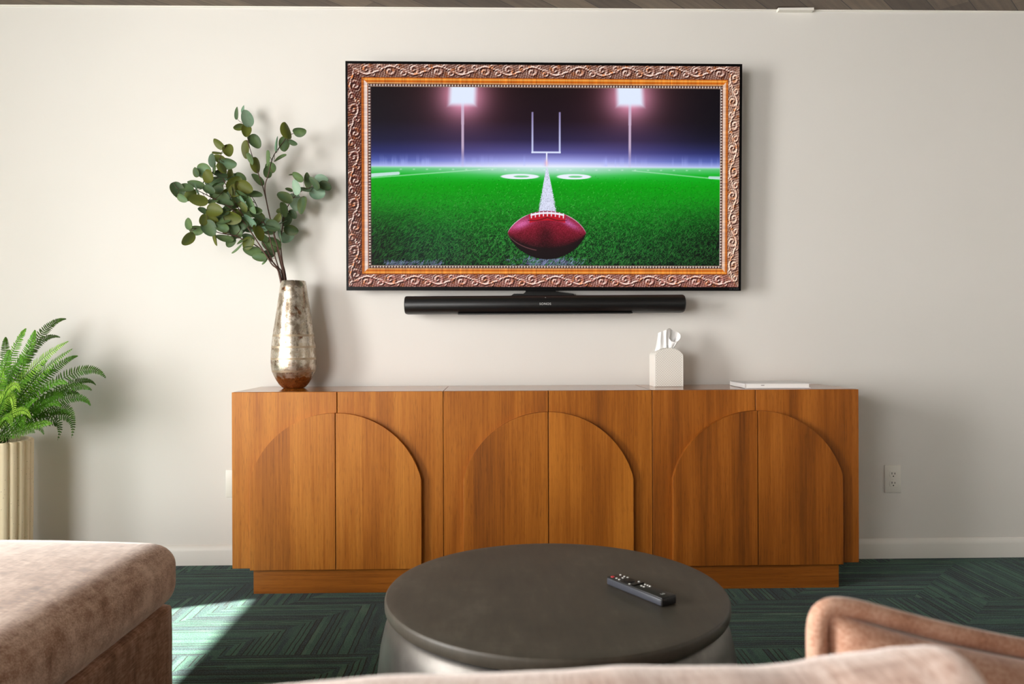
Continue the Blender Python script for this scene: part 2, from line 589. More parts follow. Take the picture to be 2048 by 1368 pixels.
def soft_box(hx, hy, hz, r, crown=(0, 0, 0), n=26, wrinkle=0.0, seed=0.0, pinch=0.0):
    """upholstered block, rounded by r, its faces swelling by crown (x, y, z)"""
    from mathutils import noise as mn
    bm = bmesh.new()
    bmesh.ops.create_cube(bm, size=2.0)
    bmesh.ops.subdivide_edges(bm, edges=bm.edges[:], cuts=n, use_grid_fill=True)
    H = Vector((hx, hy, hz))
    for v in bm.verts:
        t = Vector([math.copysign(abs(c) ** 0.72, c) if abs(c) > 1e-9 else 0.0 for c in v.co])
        p = Vector((t.x * hx, t.y * hy, t.z * hz))
        q = Vector([max(-(H[i] - r), min(H[i] - r, p[i])) for i in range(3)])
        d = p - q
        L = d.length
        if L > 1e-7:
            m = max(abs(d.x), abs(d.y), abs(d.z))
            p = q + d / L * min(r, m if L > 0 else r) if m < r else q + d / L * r
        fx, fy, fz = (1 - min(1, abs(p.x / hx)) ** 2.0), (1 - min(1, abs(p.y / hy)) ** 7), (1 - min(1, abs(p.z / hz)) ** 2)
        p = p + Vector((math.copysign(crown[0] * fy * fz * abs(p.x / hx) ** 3, p.x), math.copysign(crown[1] * fx * fz * abs(p.y / hy) ** 3, p.y),
                        math.copysign(crown[2] * fx * fy * abs(p.z / hz) ** 3, p.z)))
        if pinch:
            e = (abs(t.x) * abs(t.y) * abs(t.z)) ** 3
            p = p * (1 + pinch * e)
        if wrinkle:
            p = p + Vector(p).normalized() * wrinkle * (mn.noise(Vector((p.x * 9 + seed, p.y * 14, p.z * 14 + seed))) + 0.5 * mn.noise(Vector((p.x * 24, p.y * 30 + seed, p.z * 30))))
        v.co = p
    return bm


def text_mesh(name, body, size, depth, mat, parent, loc, rot):
    cu = bpy.data.curves.new(name, 'FONT')
    cu.body = body; cu.size = size; cu.extrude = depth; cu.align_x = 'CENTER'; cu.align_y = 'CENTER'
    cu.space_character = 1.15
    tmp = bpy.data.objects.new('tmp', cu)
    COL.objects.link(tmp)
    dg = bpy.context.evaluated_depsgraph_get()
    dg.update()
    me = bpy.data.meshes.new_from_object(tmp.evaluated_get(dg))
    bpy.data.objects.remove(tmp)
    bpy.data.curves.remove(cu)
    me.name = name
    me.materials.clear()
    o = link_mesh(name, me, mat, parent, loc)
    o.rotation_euler = rot
    return o


# ------------------------------------------------------------------ the room
T = 0.14


def wall_with_hole(axis, pos, a0, a1, hole):
    """wall along x (axis 'x', at y=pos..) or along y (axis 'y'), with one opening"""
    h0, h1, z0, z1 = hole
    bm = bmesh.new()
    for p0, p1, q0, q1 in ((a0, h0, 0, CEIL), (h1, a1, 0, CEIL), (h0, h1, 0, z0), (h0, h1, z1, CEIL)):
        if axis == 'y':
            add_box(bm, pos - T, pos, p0, p1, q0, q1)
        else:
            add_box(bm, p0, p1, pos - T, pos, q0, q1)
    return bm


struct('floor', box(X_LEFT - T, X_RIGHT + T, Y_BACK - T, T, -0.10, 0.0), MAT['carpet'])
struct('ceiling', box(X_LEFT - T, X_RIGHT + T, Y_BACK - T, T, CEIL, CEIL + 0.10), MAT['ceiling'])
struct('wall_front', box(X_LEFT - T, X_RIGHT + T, 0.0, T, 0.0, CEIL), MAT['wall'])
struct('wall_right', box(X_RIGHT, X_RIGHT + T, Y_BACK - T, 0.0, 0.0, CEIL), MAT['wall'])
struct('wall_left', wall_with_hole('y', X_LEFT, Y_BACK - T, 0.0, WIN_L), MAT['wall'])
bm = bmesh.new()
for a, b, c, d_ in ((X_LEFT, WIN_FILL[0], 0, CEIL), (WIN_FILL[0], WIN_FILL[1], 0, WIN_FILL[2]), (WIN_FILL[0], WIN_FILL[1], WIN_FILL[3], CEIL), (WIN_FILL[1], WIN_C[0], 0, CEIL),
                    (WIN_C[0], WIN_C[1], 0, WIN_C[2]), (WIN_C[0], WIN_C[1], WIN_C[3], CEIL), (WIN_C[1], X_RIGHT, 0, CEIL)):
    add_box(bm, a, b, Y_BACK - T, Y_BACK, c, d_)
struct('wall_back', bm, MAT['wall'])


def window(name, axis, pos, hole, mullions):
    h0, h1, z0, z1 = hole
    fr = bmesh.new()
    w = 0.045
    bars = [(h0, h0 + w, z0, z1), (h1 - w, h1, z0, z1), (h0, h1, z0, z0 + w), (h0, h1, z1 - w, z1)]
    for k in range(1, mullions):
        c = h0 + (h1 - h0) * k / mullions
        bars.append((c - w / 2, c + w / 2, z0, z1))
    for p0, p1, q0, q1 in bars:
        if axis == 'y':
            add_box(fr, pos - 0.12, pos - 0.06, p0, p1, q0, q1)
        else:
            add_box(fr, p0, p1, pos - 0.12, pos - 0.06, q0, q1)
    root = struct(name, fr, MAT['trim'])
    g = bmesh.new()
    if axis == 'y':
        add_box(g, pos - 0.092, pos - 0.088, h0 + 0.02, h1 - 0.02, z0 + 0.02, z1 - 0.02)
    else:
        add_box(g, h0 + 0.02, h1 - 0.02, pos - 0.092, pos - 0.088, z0 + 0.02, z1 - 0.02)
    obj('pane', g, MAT['pane'], root, smooth=None)


window('window_1', 'y', X_LEFT, WIN_L, 2)
window('fill_window', 'x', Y_BACK, WIN_FILL, 2)  # unseen opening, added to carry the fill lamp
window('window_3', 'x', Y_BACK, WIN_C, 2)


def baseboard(name, x0, x1):
    prof = [(0.0, 0.0), (-0.014, 0.0), (-0.014, 0.058), (-0.0125, 0.066), (-0.009, 0.073), (-0.006, 0.078), (-0.003, 0.081), (0.0, 0.082)]
    bm = bmesh.new()
    a = [bm.verts.new((x0, y, z)) for y, z in prof]
    b = [bm.verts.new((x1, y, z)) for y, z in prof]
    bm.faces.new(a); bm.faces.new(b[::-1])
    for i in range(len(prof)):
        j = (i + 1) % len(prof)
        bm.faces.new((a[i], a[j], b[j], b[i]))
    return struct(name, bm, MAT['trim'], smooth=40)


baseboard('baseboard_front', X_LEFT, X_RIGHT)
# painted caulk line where wall meets ceiling, with a wider patch towards the right
bm = bmesh.new()
add_box(bm, X_LEFT, X_RIGHT, -0.004, 0.0, CEIL - 0.006, CEIL)
p0 = at(1555, 20, -0.006).x; p1 = at(1624, 20, -0.006).x
add_prism(bm, [(p0, CEIL - 0.012), (p1, CEIL - 0.012), (p1, CEIL - 0.001), (p0 - 0.004, CEIL - 0.003)], -0.026, 0.0)
struct('trim_1', bm, MAT['caulk'])

# ------------------------------------------------------------------ three arched cabinets in a row
CX0, CW, CY, CZ0, CZ1 = -1.0514, 0.770, -0.3661, 0.0905, 0.7336


def make_cabinet(label, x0, w, wv, wt):
    """60 cm-class sideboard unit: box, plinth, two doors each carrying half of a raised arch"""
    root = thing('arched_cabinet', label, 'cabinet', (x0 + w / 2, CY, 0), 'wooden arched cabinets in a row')
    hw = w / 2 - 0.001
    d = -CY - 0.018                                          # depth to just off the skirting
    c = bmesh.new()
    add_box(c, -hw, hw, 0.022, d, CZ0, CZ1 - 0.012)
    obj('carcass', c, wv, root)
    obj('top', box(-hw, hw, 0.0218, d, CZ1 - 0.012, CZ1), wt, root)
    return root, hw, d


def half_arch(side, half, top, spring, z0, gap):
    """x-z outline of half of the arch, its straight edge on the centre line"""
    rise = top - spring
    R = (half * half + rise * rise) / (2 * rise)
    zc = top - R
    n = 40
    a_end = math.asin(half / R)
    pts = []
    for i in range(n + 1):
        a = a_end * i / n
        pts.append((R * math.sin(a), zc + R * math.cos(a)))
    pts = [(gap, pts[0][1])] + [p for p in pts if p[0] > gap + 1e-4] + [(half, z0), (gap, z0)]
    if side < 0:
        pts = [(-x, z) for x, z in pts][::-1]
    return pts


units = [
    ('left cabinet of the row, warm wood with arched doors, silver vase on top', 0, (-0.6705, 0.3115, -0.3830)),
    ('middle cabinet of the row, darker wood with arched doors, directly under the television', 1, None),
    ('right cabinet of the row, reddish wood with arched doors, tissue box and book on top', 2, None),
]
splits = [-0.6685, 0.1052, 0.8720]
arches = [(-0.6705, -0.9800, -0.3600), (0.1030, -0.2070, 0.4148), (0.8735, 0.5600, 1.1895)]
for (label, k, _), sp, (ac, al, ar) in zip(units, splits, arches):
    x0 = CX0 + CW * k
    wv, wh, wt = WOODS[k]
    root, hw, d = make_cabinet(label, x0, CW, wv, wt)
    cx = x0 + CW / 2
    s = sp - cx
    top = 0.6575; spring = 0.411
    for sd in (-1, 1):
        xa, xb = ((-hw, s - 0.0016) if sd < 0 else (s + 0.0016, hw))
        dr = obj('door', box(xa, xb, 0.0008, 0.0215, CZ0 + 0.0005, CZ1 - 0.0003, 0.0008, 1), wv, root)
        half = (ac - al) if sd < 0 else (ar - ac)
        b = bmesh.new()
        add_prism(b, [(x + ac - cx, z) for x, z in half_arch(sd, half, top, spring, CZ0 - 0.0005, 0.0014)], -0.0215, 0.0005, 0.0014, 2)
        obj('arch_panel', b, wv, dr, smooth=12)
    px0 = (-hw + 0.078) if k == 0 else -hw
    px1 = (hw - 0.078) if k == 2 else hw
    obj('plinth', box(px0, px1, -0.003, d - 0.05, 0.0, CZ0 - 0.0008), wh, root)

# ------------------------------------------------------------------ television


def paint_picture(w, h, x0, y0, x1, y1):
    """the still on the screen: a night football field inside an ornate gilt frame; sRGB 0..255"""
    X, Y = np.meshgrid(np.linspace(x0, x1, w), np.linspace(y0, y1, h))
    I = np.zeros((h, w, 3))

    def mixc(col, a):
        nonlocal I
        a = np.clip(a, 0, 1)[..., None]
        I = I * (1 - a) + np.asarray(col, float) * a

    def interp(v, ks, cs):
        cs = np.asarray(cs, float)
        return np.stack([np.interp(v, ks, cs[:, i]) for i in range(3)], -1)

    def sm(v, a, b):
        t = np.clip((v - a) / (b - a), 0, 1)
        return t * t * (3 - 2 * t)

    def seg(ax, ay, bx, by, ra, rb):
        dx, dy = bx - ax, by - ay
        t = np.clip(((X - ax) * dx + (Y - ay) * dy) / (dx * dx + dy * dy), 0, 1)
        dd = np.hypot(X - ax - t * dx, Y - ay - t * dy)
        return np.clip((ra + (rb - ra) * t) - dd + 0.5, 0, 1)

    # night sky and mist
    cen = np.exp(-((X - 1092) / 230) ** 2)
    ks = [170, 240, 280, 305, 322, 332, 336]
    edge = interp(Y, ks, [(20, 15, 16), (19, 17, 25), (25, 27, 54), (36, 44, 100), (74, 90, 170), (160, 172, 232), (214, 224, 255)])
    mid = interp(Y, ks, [(14, 8, 10), (20, 13, 22), (36, 33, 66), (82, 82, 148), (164, 172, 238), (226, 234, 255), (240, 246, 255)])
    I = edge * (1 - cen[..., None]) + mid * cen[..., None]
    mixc((6, 6, 12), 0.55 * sm(X, 1290, 1440) * (1 - sm(Y, 250, 320)))
    # stand silhouettes, faint
    for k in range(46):
        cx = rng.uniform(745, 1435); cw = rng.uniform(1.5, 5); a = rng.uniform(0.08, 0.25)
        mixc((176, 190, 250), a * (np.abs(X - cx) < cw) * sm(Y, rng.uniform(305, 318), 324) * (Y < 332))
    for lx in (923, 1257):
        r = np.hypot((X - lx), (Y - 192) * 1.0)
        I += np.exp(-r / 58)[..., None] * np.array((120, 60, 62))
        I += np.exp(-(r / 46) ** 2)[..., None] * np.array((140, 104, 130))
        pole = np.clip(3.0 - np.abs(X - lx) + 0.4 * (Y < 250), 0, 1) * (Y > 200) * (1 - 0.75 * sm(Y, 290, 330))
        mixc((214, 190, 216), pole * 0.85)
        sk = (Y - 192) * (0.05 if lx > 1100 else -0.05)
        sq = np.maximum(np.abs(X - lx - sk) - 22, (Y - 207))
        mixc((226, 236, 255), sm(-sq, -11, 3))
    # goal posts
    for gx in (1062, 1116.5):
        c = interp(Y, [225, 305], [(140, 128, 172), (206, 214, 252)])
        a = (np.clip(2.3 - np.abs(X - gx), 0, 1) * (Y > 224) * (Y < 306))[..., None]
        I = I * (1 - a) + c * a
    mixc((220, 228, 255), np.clip(2.2 - np.abs(Y - 304.5), 0, 1) * (X > 1060) * (X < 1118.5))
    mixc((236, 238, 255), np.clip(1.9 - np.abs(X - 1090.5), 0, 1) * (Y > 305) * (Y < 338))
    mixc((255, 150, 150), 0.35 * np.exp(-((X - 1090) / 4) ** 2 - ((Y - 326) / 7) ** 2))
    # the field
    F = interp(Y, [332, 338, 350, 372, 405, 440, 480, 515, 534],
               [(190, 226, 220), (92, 196, 116), (16, 178, 34), (8, 158, 12), (10, 142, 14), (10, 108, 16), (8, 62, 16), (8, 36, 16), (6, 22, 14)])
    mist = np.exp(-((X - 1092) / 190) ** 2) * (1 - sm(Y, 335, 366))
    F = F * (1 - mist[..., None] * 0.85) + np.array((214, 236, 244)) * mist[..., None] * 0.85
    side = sm(np.abs(X - 1092), 190, 350) * sm(Y, 385, 520)
    F = F * (1 - 0.75 * side[..., None])
    fa = sm(Y, 332, 336)[..., None]
    I = I * (1 - fa) + F * fa
    # soft mottling of the turf
    g = rng.normal(0, 1, (h, w))
    for _ in range(2):
        g = (g + np.roll(g, 1, 1) + np.roll(g, -1, 1)) / 3 + 0.0
    amp = 30 * sm(Y, 350, 460)
    I += (g * amp)[..., None] * np.array((0.35, 1.0, 0.35)) * fa
    # blades of grass, longer towards the viewer
    S = w / (x1 - x0)
    nb = 15000
    bx = rng.uniform(741, 1438, nb); by = 352 + 180 * rng.uniform(0, 1, nb) ** 0.62
    for i in range(nb):
        d = (by[i] - 345) / 188
        L = (1.2 + 6.0 * d) * rng.uniform(0.5, 1.2)
        ang = rng.normal(-0.9 if rng.random() < 0.68 else -2.2, 0.38)
        if bx[i] < 860:
            ang = rng.normal(-0.75, 0.3)
        n = max(2, int(L * S))
        q = np.linspace(0, 1, n)
        xs = ((bx[i] + np.cos(ang) * L * q - x0) * S).astype(int)
        ys = ((by[i] + np.sin(ang) * L * q - y0) * S).astype(int)
        ok = (xs >= 0) & (xs < w) & (ys >= 0) & (ys < h)
        fs = min(1.0, abs(bx[i] - 1092) / 340)
        v = rng.random()
        if v < 0.50:
            c = (np.array((20, 196, 26)) * (1 - 0.50 * d) + np.array((58, 84, 66)) * d * 0.75) * (1 - 0.45 * fs * d)
        elif v < 0.66:
            c = np.array((120, 240, 112)) * (1 - 0.28 * d) * (1 - 0.42 * fs)
        else:
            c = np.array((4, 70, 10)) * (1 - 0.75 * d)
        a = 0.75
        I[ys[ok], xs[ok]] = I[ys[ok], xs[ok]] * (1 - a) + c * a
    # yard line, numerals and side lines
    hwid = np.interp(Y, [334, 345, 380, 420], [1.2, 4.0, 10.5, 17.0])
    jag = rng.normal(0, 0.9, (h, w)) * sm(Y, 350, 420) * 1.6
    lineN = 1 - 0.16 * np.clip(rng.normal(0, 1, (h, w)), -0.2, 3)
    a = np.clip(hwid - np.abs(X - 1091 - (Y - 334) * 0.014) + jag, 0, 1) * (Y > 334) * (Y < 430)
    I = I * (1 - a[..., None]) + (np.array((222, 226, 252)) * lineN[..., None]) * a[..., None]
    for ex, rx in ((1037, 39), (1145, 35)):
        e = np.hypot((X - ex) / rx, (Y - 353) / 5.4)
        e2 = np.hypot((X - ex - 3) / (rx * 0.42), (Y - 353) / 2.2)
        mixc((236, 244, 255), sm(-e, -1.06, -0.9) * (1 - 0.75 * sm(-e2, -1.1, -0.8)))
    for ax, ay, bx_, by_, ra, rb, cc, op in ((738, 352, 795, 347.5, 3.6, 3.0, (214, 232, 240), 0.9), (738, 357, 990, 337, 1.3, 0.8, (190, 240, 205), 0.6),
                                             (1262, 340.5, 1440, 357, 0.8, 1.3, (190, 240, 205), 0.6), (1418, 353.5, 1440, 354, 2.6, 2.8, (216, 228, 246), 0.8)):
        mixc(cc, op * seg(ax, ay, bx_, by_, ra, rb))
    for k in range(24):
        mixc((240, 250, 250), 0.5 * np.exp(-((X - (800 + k * 26)) / 2.2) ** 2 - ((Y - 339.5) / 1.2) ** 2))
    # frosted tufts along the near edge
    for i in range(520):
        if rng.random() < 0.70:
            cx, cy = rng.normal(1095, 30), rng.uniform(518, 534)
        else:
            cx, cy = rng.uniform(766, 880), rng.uniform(525, 534)
        L = rng.uniform(4, 9); ang = rng.normal(-0.8, 0.45)
        q = np.linspace(0, 1, int(L * S * 1.3))
        xs = ((cx + np.cos(ang) * L * q - x0) * S).astype(int); ys = ((cy + np.sin(ang) * L * q - y0) * S).astype(int)
        ok = (xs >= 0) & (xs < w) & (ys >= 0) & (ys < h)
        I[ys[ok], xs[ok]] = I[ys[ok], xs[ok]] * 0.3 + np.array((150, 156, 206)) * rng.uniform(0.4, 1.1) * 0.7
    # the ball
    tx = (X - 1091) / 78.5
    ta = np.clip(np.abs(tx), 0, 1)
    ymid = 466.5
    yt = ymid - 45.5 * (1 - ta ** 2) ** 0.7; yb = ymid + 53 * (1 - ta ** 2) ** 0.7
    ins = np.clip(np.minimum(Y - yt, yb - Y), 0, 1) * (np.abs(tx) < 1)
    v = (Y - yt) / np.maximum(yb - yt, 1)
    ball = interp(v, [0, 0.12, 0.35, 0.6, 0.72, 0.78, 1.0], [(150, 50, 78), (142, 26, 52), (128, 16, 38), (92, 8, 24), (58, 5, 14), (26, 6, 9), (16, 6, 8)])
    hl = np.exp(-((X - 1040) / 22) ** 2 - ((Y - 449 - (1040 - X) * 0.35) / 9) ** 2)
    hr = np.exp(-((X - 1136) / 20) ** 2 - ((Y - 447 - (X - 1136) * 0.55) / 7) ** 2)
    ball = ball + hl[..., None] * np.array((70, 74, 110)) + hr[..., None] * np.array((46, 66, 100))
    ball -= (np.exp(-((X - 1088) / 16) ** 2 - ((Y - 468) / 22) ** 2))[..., None] * np.array((46, 10, 18))
    ball += (rng.normal(0, 1, (h, w)) * 15 * (v < 0.75))[..., None] * np.array((1.2, 0.7, 0.9))
    seam = np.abs(Y - (ymid + 36 * (1 - ta ** 2) ** 0.7))
    ball += (np.clip(1.4 - seam, 0, 1) * 80 * (X < 1070))[..., None] * np.array((1, 0.7, 0.7))
    rim = np.clip(2.0 - np.abs(Y - yt), 0, 1) * sm(np.abs(X - 1091), 30, 45)
    ball += rim[..., None] * np.array((110, 160, 165))
    I = I * (1 - ins[..., None]) + np.clip(ball, 0, 255) * ins[..., None]
    dark = sm(v, 0.95, 1.0) * 0  # keep
    lace_y = 421.8 + 0.0040 * (X - 1092) ** 2 + 4.0
    mixc((198, 12, 30), ins * np.clip(8.5 - np.abs(Y - lace_y - 7), 0, 1) * (np.abs(X - 1092) < 36) * 0.8)
    for s0, c0 in ((14.0 + 3.0, 1.0),):
        yl = lace_y + 9 + 4.2 * np.abs(np.sin((X - 1092) / 39 * PI))
        mixc((24, 10, 14), ins * np.clip(1.1 - np.abs(Y - yl), 0, 1) * (np.abs(X - 1092) < 39))
    mixc((242, 238, 250), np.clip(2.4 - np.abs(Y - lace_y), 0, 1) * (np.abs(X - 1092) < 34) * ins)
    for k in range(9):
        cx = 1060 + k * 8.0
        cy = 425.8 + 0.0040 * (cx - 1092) ** 2
        mixc((240, 236, 248), np.clip(1.5 - np.abs(X - cx), 0, 1) * np.clip(5.6 - np.abs(Y - cy - 1.6), 0, 1))
    # ---- the painted frame around it
    L, Rr, Tp, Bt = 741, 1438.5, 175.5, 531.5
    dl, dr, dt, db = L - X, X - Rr, Tp - Y, Y - Bt
    # four mitred sides: distance outwards from the picture, and run along the side
    lw, rw, tw, bw = (L - x0), (x1 - Rr), (Tp - y0), (y1 - Bt)
    nl, nr, nt, nb_ = dl / lw, dr / rw, dt / tw, db / bw
    out = np.maximum(np.maximum(nl, nr), np.maximum(nt, nb_))
    which = np.argmax(np.stack([nl, nr, nt, nb_]), 0)
    s = np.where(which < 2, Y, X)
    d = np.clip(out, 0, 1) * 44.0                         # 0 at the picture, 44 at the outside
    prof_d = [0, 0.5, 5, 5.5, 7.5, 9, 12, 14, 17, 17.8, 18.6]
    gold = interp(d, prof_d, [(60, 30, 20), (200, 170, 150), (214, 190, 170), (120, 54, 18), (236, 190, 128), (190, 92, 20), (206, 104, 18), (240, 176, 88), (214, 110, 24), (110, 50, 20), (70, 30, 16)])
    cool = interp(d, prof_d, [(60, 30, 30), (206, 190, 190), (190, 170, 168), (140, 70, 36), (240, 226, 226), (238, 224, 222), (236, 216, 206), (150, 66, 20), (214, 116, 40), (120, 60, 30), (80, 40, 30)])
    lite = np.where(which == 0, 0.9, np.where(which == 1, 0.75, 0.0))[..., None]
    molding = gold * (1 - lite) + cool * lite
    streak = np.interp(s.ravel(), np.linspace(100, 1500, 900), rng.normal(0, 1, 900)).reshape(s.shape)
    molding += (streak * 11)[..., None] * np.array((1, 0.8, 0.4))
    bead = 0.5 + 0.5 * np.cos(s * 2 * PI / 5.75)
    bd = (d > 0.8) & (d < 5.2)
    bb = (bead * np.clip(1.3 - np.abs(d - 2.9) / 2.4, 0, 1))[..., None]
    molding = np.where(bd[..., None], np.array((58, 34, 30)) * (1 - bb) + np.array((240, 226, 216)) * bb, molding)
    # scrolled foliage in relief on the outer band
    q = (d - 18.6) / 25.4                                  # 0..1 across
    P = 47.0
    ph = np.where(which < 2, 0.3, 0.0)
    hgt = np.zeros((h, w))
    sgn = np.where(which == 0, -1.0, 1.0)
    along = s * sgn / P + ph
    cell = np.floor(along)
    fl = np.where(np.mod(cell, 2) < 1, 1.0, -1.0)
    uu = (along - cell - 0.5) * P
    vv = (q - 0.5) * 25.4 * fl
    for (ox, oy, rad, arms, tw_, turn) in ((4.0, -1.5, 12.0, 1, 0.72, 1.0), (-17.0, 5.0, 8.5, 1, 0.95, -1.0), (19.5, 6.5, 6.5, 2, 0.9, 1.0)):
        rr = np.hypot(uu - ox, (vv - oy) * 1.05)
        th = np.arctan2(vv - oy, uu - ox)
        ridge = np.cos(arms * th * turn - rr * tw_) * np.clip(1.15 - rr / rad, 0, 1) ** 0.5
        hgt = np.where(rr < rad, np.maximum(hgt, ridge * 1.0 + 0.6), hgt)
    stem = vv - 7.5 * np.sin((uu + 23.5) / P * PI * 1.0 - 0.4)
    hgt += 1.3 * np.exp(-(stem / 1.7) ** 2)
    n1 = rng.normal(0, 1, (h, w))
    n1 = (n1 + np.roll(n1, 1, 0) + np.roll(n1, 1, 1) + np.roll(n1, (1, 1), (0, 1))) / 2
    hgt += n1 * 0.07
    # lobed leaf edges
    hgt += 0.26 * np.sin(uu * 0.95 + vv * 0.5) * np.sin(vv * 0.9 - uu * 0.35)
    gy, gx = np.gradient(hgt)
    lit = (gx * 0.75 + gy * 0.9) * 2.1
    base = np.where((which == 0)[..., None], np.array((104, 52, 40)), np.array((150, 104, 88)))
    base = np.where((which == 3)[..., None], np.array((168, 104, 92)), base)
    base = np.where((which == 1)[..., None], np.array((190, 146, 126)), base)
    orn = base * np.clip(1 + 0.22 * (hgt - 0.6), 0.3, 1.5)[..., None]
    pos = np.clip(lit, 0, 1)[..., None]; neg = np.clip(-lit, 0, 1)[..., None]
    hi = np.where((which == 1)[..., None], np.array((255, 236, 214)), np.array((248, 226, 214)))
    orn = orn * (1 - pos) + hi * pos
    orn = orn * (1 - neg) + np.array((38, 10, 6)) * neg
    blotch = np.sin(s * 0.21) * np.sin(q * 5 + s * 0.11) + 0.4 * n1
    om = np.clip(blotch - 0.42, 0, 1)[..., None] * 0.85
    orn = orn * (1 - om) + np.array((216, 104, 34)) * om * np.clip(0.6 + 0.7 * lit, 0.25, 1.25)[..., None]
    molding = np.where((d > 18.6)[..., None], orn, molding)
    I = np.where((out > 0)[..., None], molding, I)
    return np.clip(I, 0, 255)


def make_screen(parent, hx, hz, w=1000, h=568):
    pic = paint_picture(w, h, 695.5, 130.5, 1477.5, 574.5)[::-1]       # bottom row first
    v = pic / 255.0
    v = np.where(v <= 0.04045, v / 12.92, ((v + 0.055) / 1.055) ** 2.4)
    xs, zs = np.meshgrid(np.linspace(-hx, hx, w), np.linspace(-hz, hz, h))
    co = np.stack([xs, np.zeros_like(xs), zs], -1).reshape(-1, 3)
    me = bpy.data.meshes.new('screen')
    me.vertices.add(w * h)
    me.vertices.foreach_set('co', co.ravel().astype(np.float32))
    i = np.arange(w * h).reshape(h, w)
    quads = np.stack([i[:-1, :-1], i[:-1, 1:], i[1:, 1:], i[1:, :-1]], -1).reshape(-1, 4)
    nq = len(quads)
    me.loops.add(nq * 4)
    me.loops.foreach_set('vertex_index', quads.ravel().astype(np.int32))
    me.polygons.add(nq)
    me.polygons.foreach_set('loop_start', (np.arange(nq) * 4).astype(np.int32))
    me.update(calc_edges=True)
    at_ = me.color_attributes.new('picture', 'FLOAT_COLOR', 'POINT')
    rgba = np.ones((w * h, 4), np.float32)
    rgba[:, :3] = v.reshape(-1, 3)
    at_.data.foreach_set('color', rgba.ravel())
    return link_mesh('screen', me, MAT['screen'], parent)


TVW, TVH = 1.6020, 0.9185
tv = thing('television', 'large black television on the wall showing a football on a green field', 'television', (0.1135, -0.09, 1.5805))
tv.rotation_euler = (math.radians(1.1), math.radians(0.18), 0)
hw, hh = TVW / 2, TVH / 2
AX0, AX1, AZ0, AZ1 = -hw + 0.0085, hw - 0.0100, -hh + 0.0150, hh - 0.0100
fr = bmesh.new()
for a, b, c, d_ in ((-hw, AX0, -hh, hh), (AX1, hw, -hh, hh), (AX0, AX1, -hh, AZ0), (AX0, AX1, AZ1, hh)):
    add_box(fr, a, b, 0.0, 0.012, c, d_)
obj('bezel', fr, MAT['bezel'], tv)
sc_o = make_screen(tv, (AX1 - AX0) / 2, (AZ1 - AZ0) / 2)
sc_o.location = ((AX0 + AX1) / 2, 0.0015, (AZ0 + AZ1) / 2)
obj('back_cover', add_box(box(-hw + 0.002, hw - 0.002, 0.012, 0.026, -hh + 0.002, hh - 0.002), -0.5, 0.5, 0.026, 0.052, -0.38, 0.05, 0.008), MAT['black_plastic'], tv)
text_mesh('badge', 'LG OLED', 0.0085, 0.0003, MAT['grey_print'], tv, (hw - 0.028, -0.0002, -hh + 0.0075), (PI / 2, 0, 0))
# bracket between set and wall, its foot showing above the soundbar
mt = obj('wall_bracket', box(-0.16, 0.16, 0.050, 0.082, -0.30, 0.20), MAT['black_plastic'], tv)
bm = bmesh.new()
add_prism(bm, [(-0.138, -hh - 0.0195), (0.128, -hh - 0.0195), (0.122, -hh - 0.010), (0.05, -hh - 0.002), (0.05, -hh + 0.03), (-0.075, -hh + 0.03), (-0.075, -hh - 0.002), (-0.085, -hh - 0.010), (-0.124, -hh - 0.010)], 0.056, 0.080)
obj('stand_foot', bm, MAT['black_plastic'], tv)

# ------------------------------------------------------------------ soundbar
SBX, SBZ, SBL = 0.1115, 1.0645, 1.1235
sb = thing('soundbar', 'long black rounded soundbar mounted under the television', 'soundbar', (SBX, -0.145, SBZ))
sb.rotation_euler = (0, math.radians(-0.21), 0)
pr = []
R_ = 0.0362
for i in range(25):
    a = -PI / 2 - PI * i / 24
    pr.append((0.045 + 0.045 * math.cos(a), R_ * math.sin(a)))
pr += [(0.085, R_), (0.108, R_ - 0.012), (0.108, -R_ + 0.012), (0.085, -R_)]
bm = bmesh.new()
xs = [(-SBL / 2, 0.90), (-SBL / 2 + 0.002, 0.96), (-SBL / 2 + 0.006, 1.0), (SBL / 2 - 0.006, 1.0), (SBL / 2 - 0.002, 0.96), (SBL / 2, 0.90)]
rings = [[bm.verts.new((x, 0.05 + (y - 0.05) * k, z * k)) for y, z in pr] for x, k in xs]
n = len(pr)
for a, b in zip(rings, rings[1:]):
    for i in range(n):
        bm.faces.new((a[i], a[(i + 1) % n], b[(i + 1) % n], b[i]))
bm.faces.new(rings[0][::-1]); bm.faces.new(rings[-1])
obj('grille', bm, MAT['grille'], sb)
_a = math.radians(197)
text_mesh('logo', 'SONOS', 0.0128, 0.0004, MAT['white_print'], sb, (-0.002, 0.0003, -0.0005), (PI / 2, 0, 0))
obj('status_light', box(-0.0018, 0.0018, 0.0125, 0.0145, 0.0245, 0.0262), MAT['white_print'], sb)
obj('base_strip', box(-0.35, 0.35, 0.02, 0.09, -R_ - 0.003, -R_ + 0.001), MAT['black_plastic'], sb)
obj('mount', box(-0.20, 0.20, 0.100, 0.143, -0.020, 0.020), MAT['black_plastic'], sb)

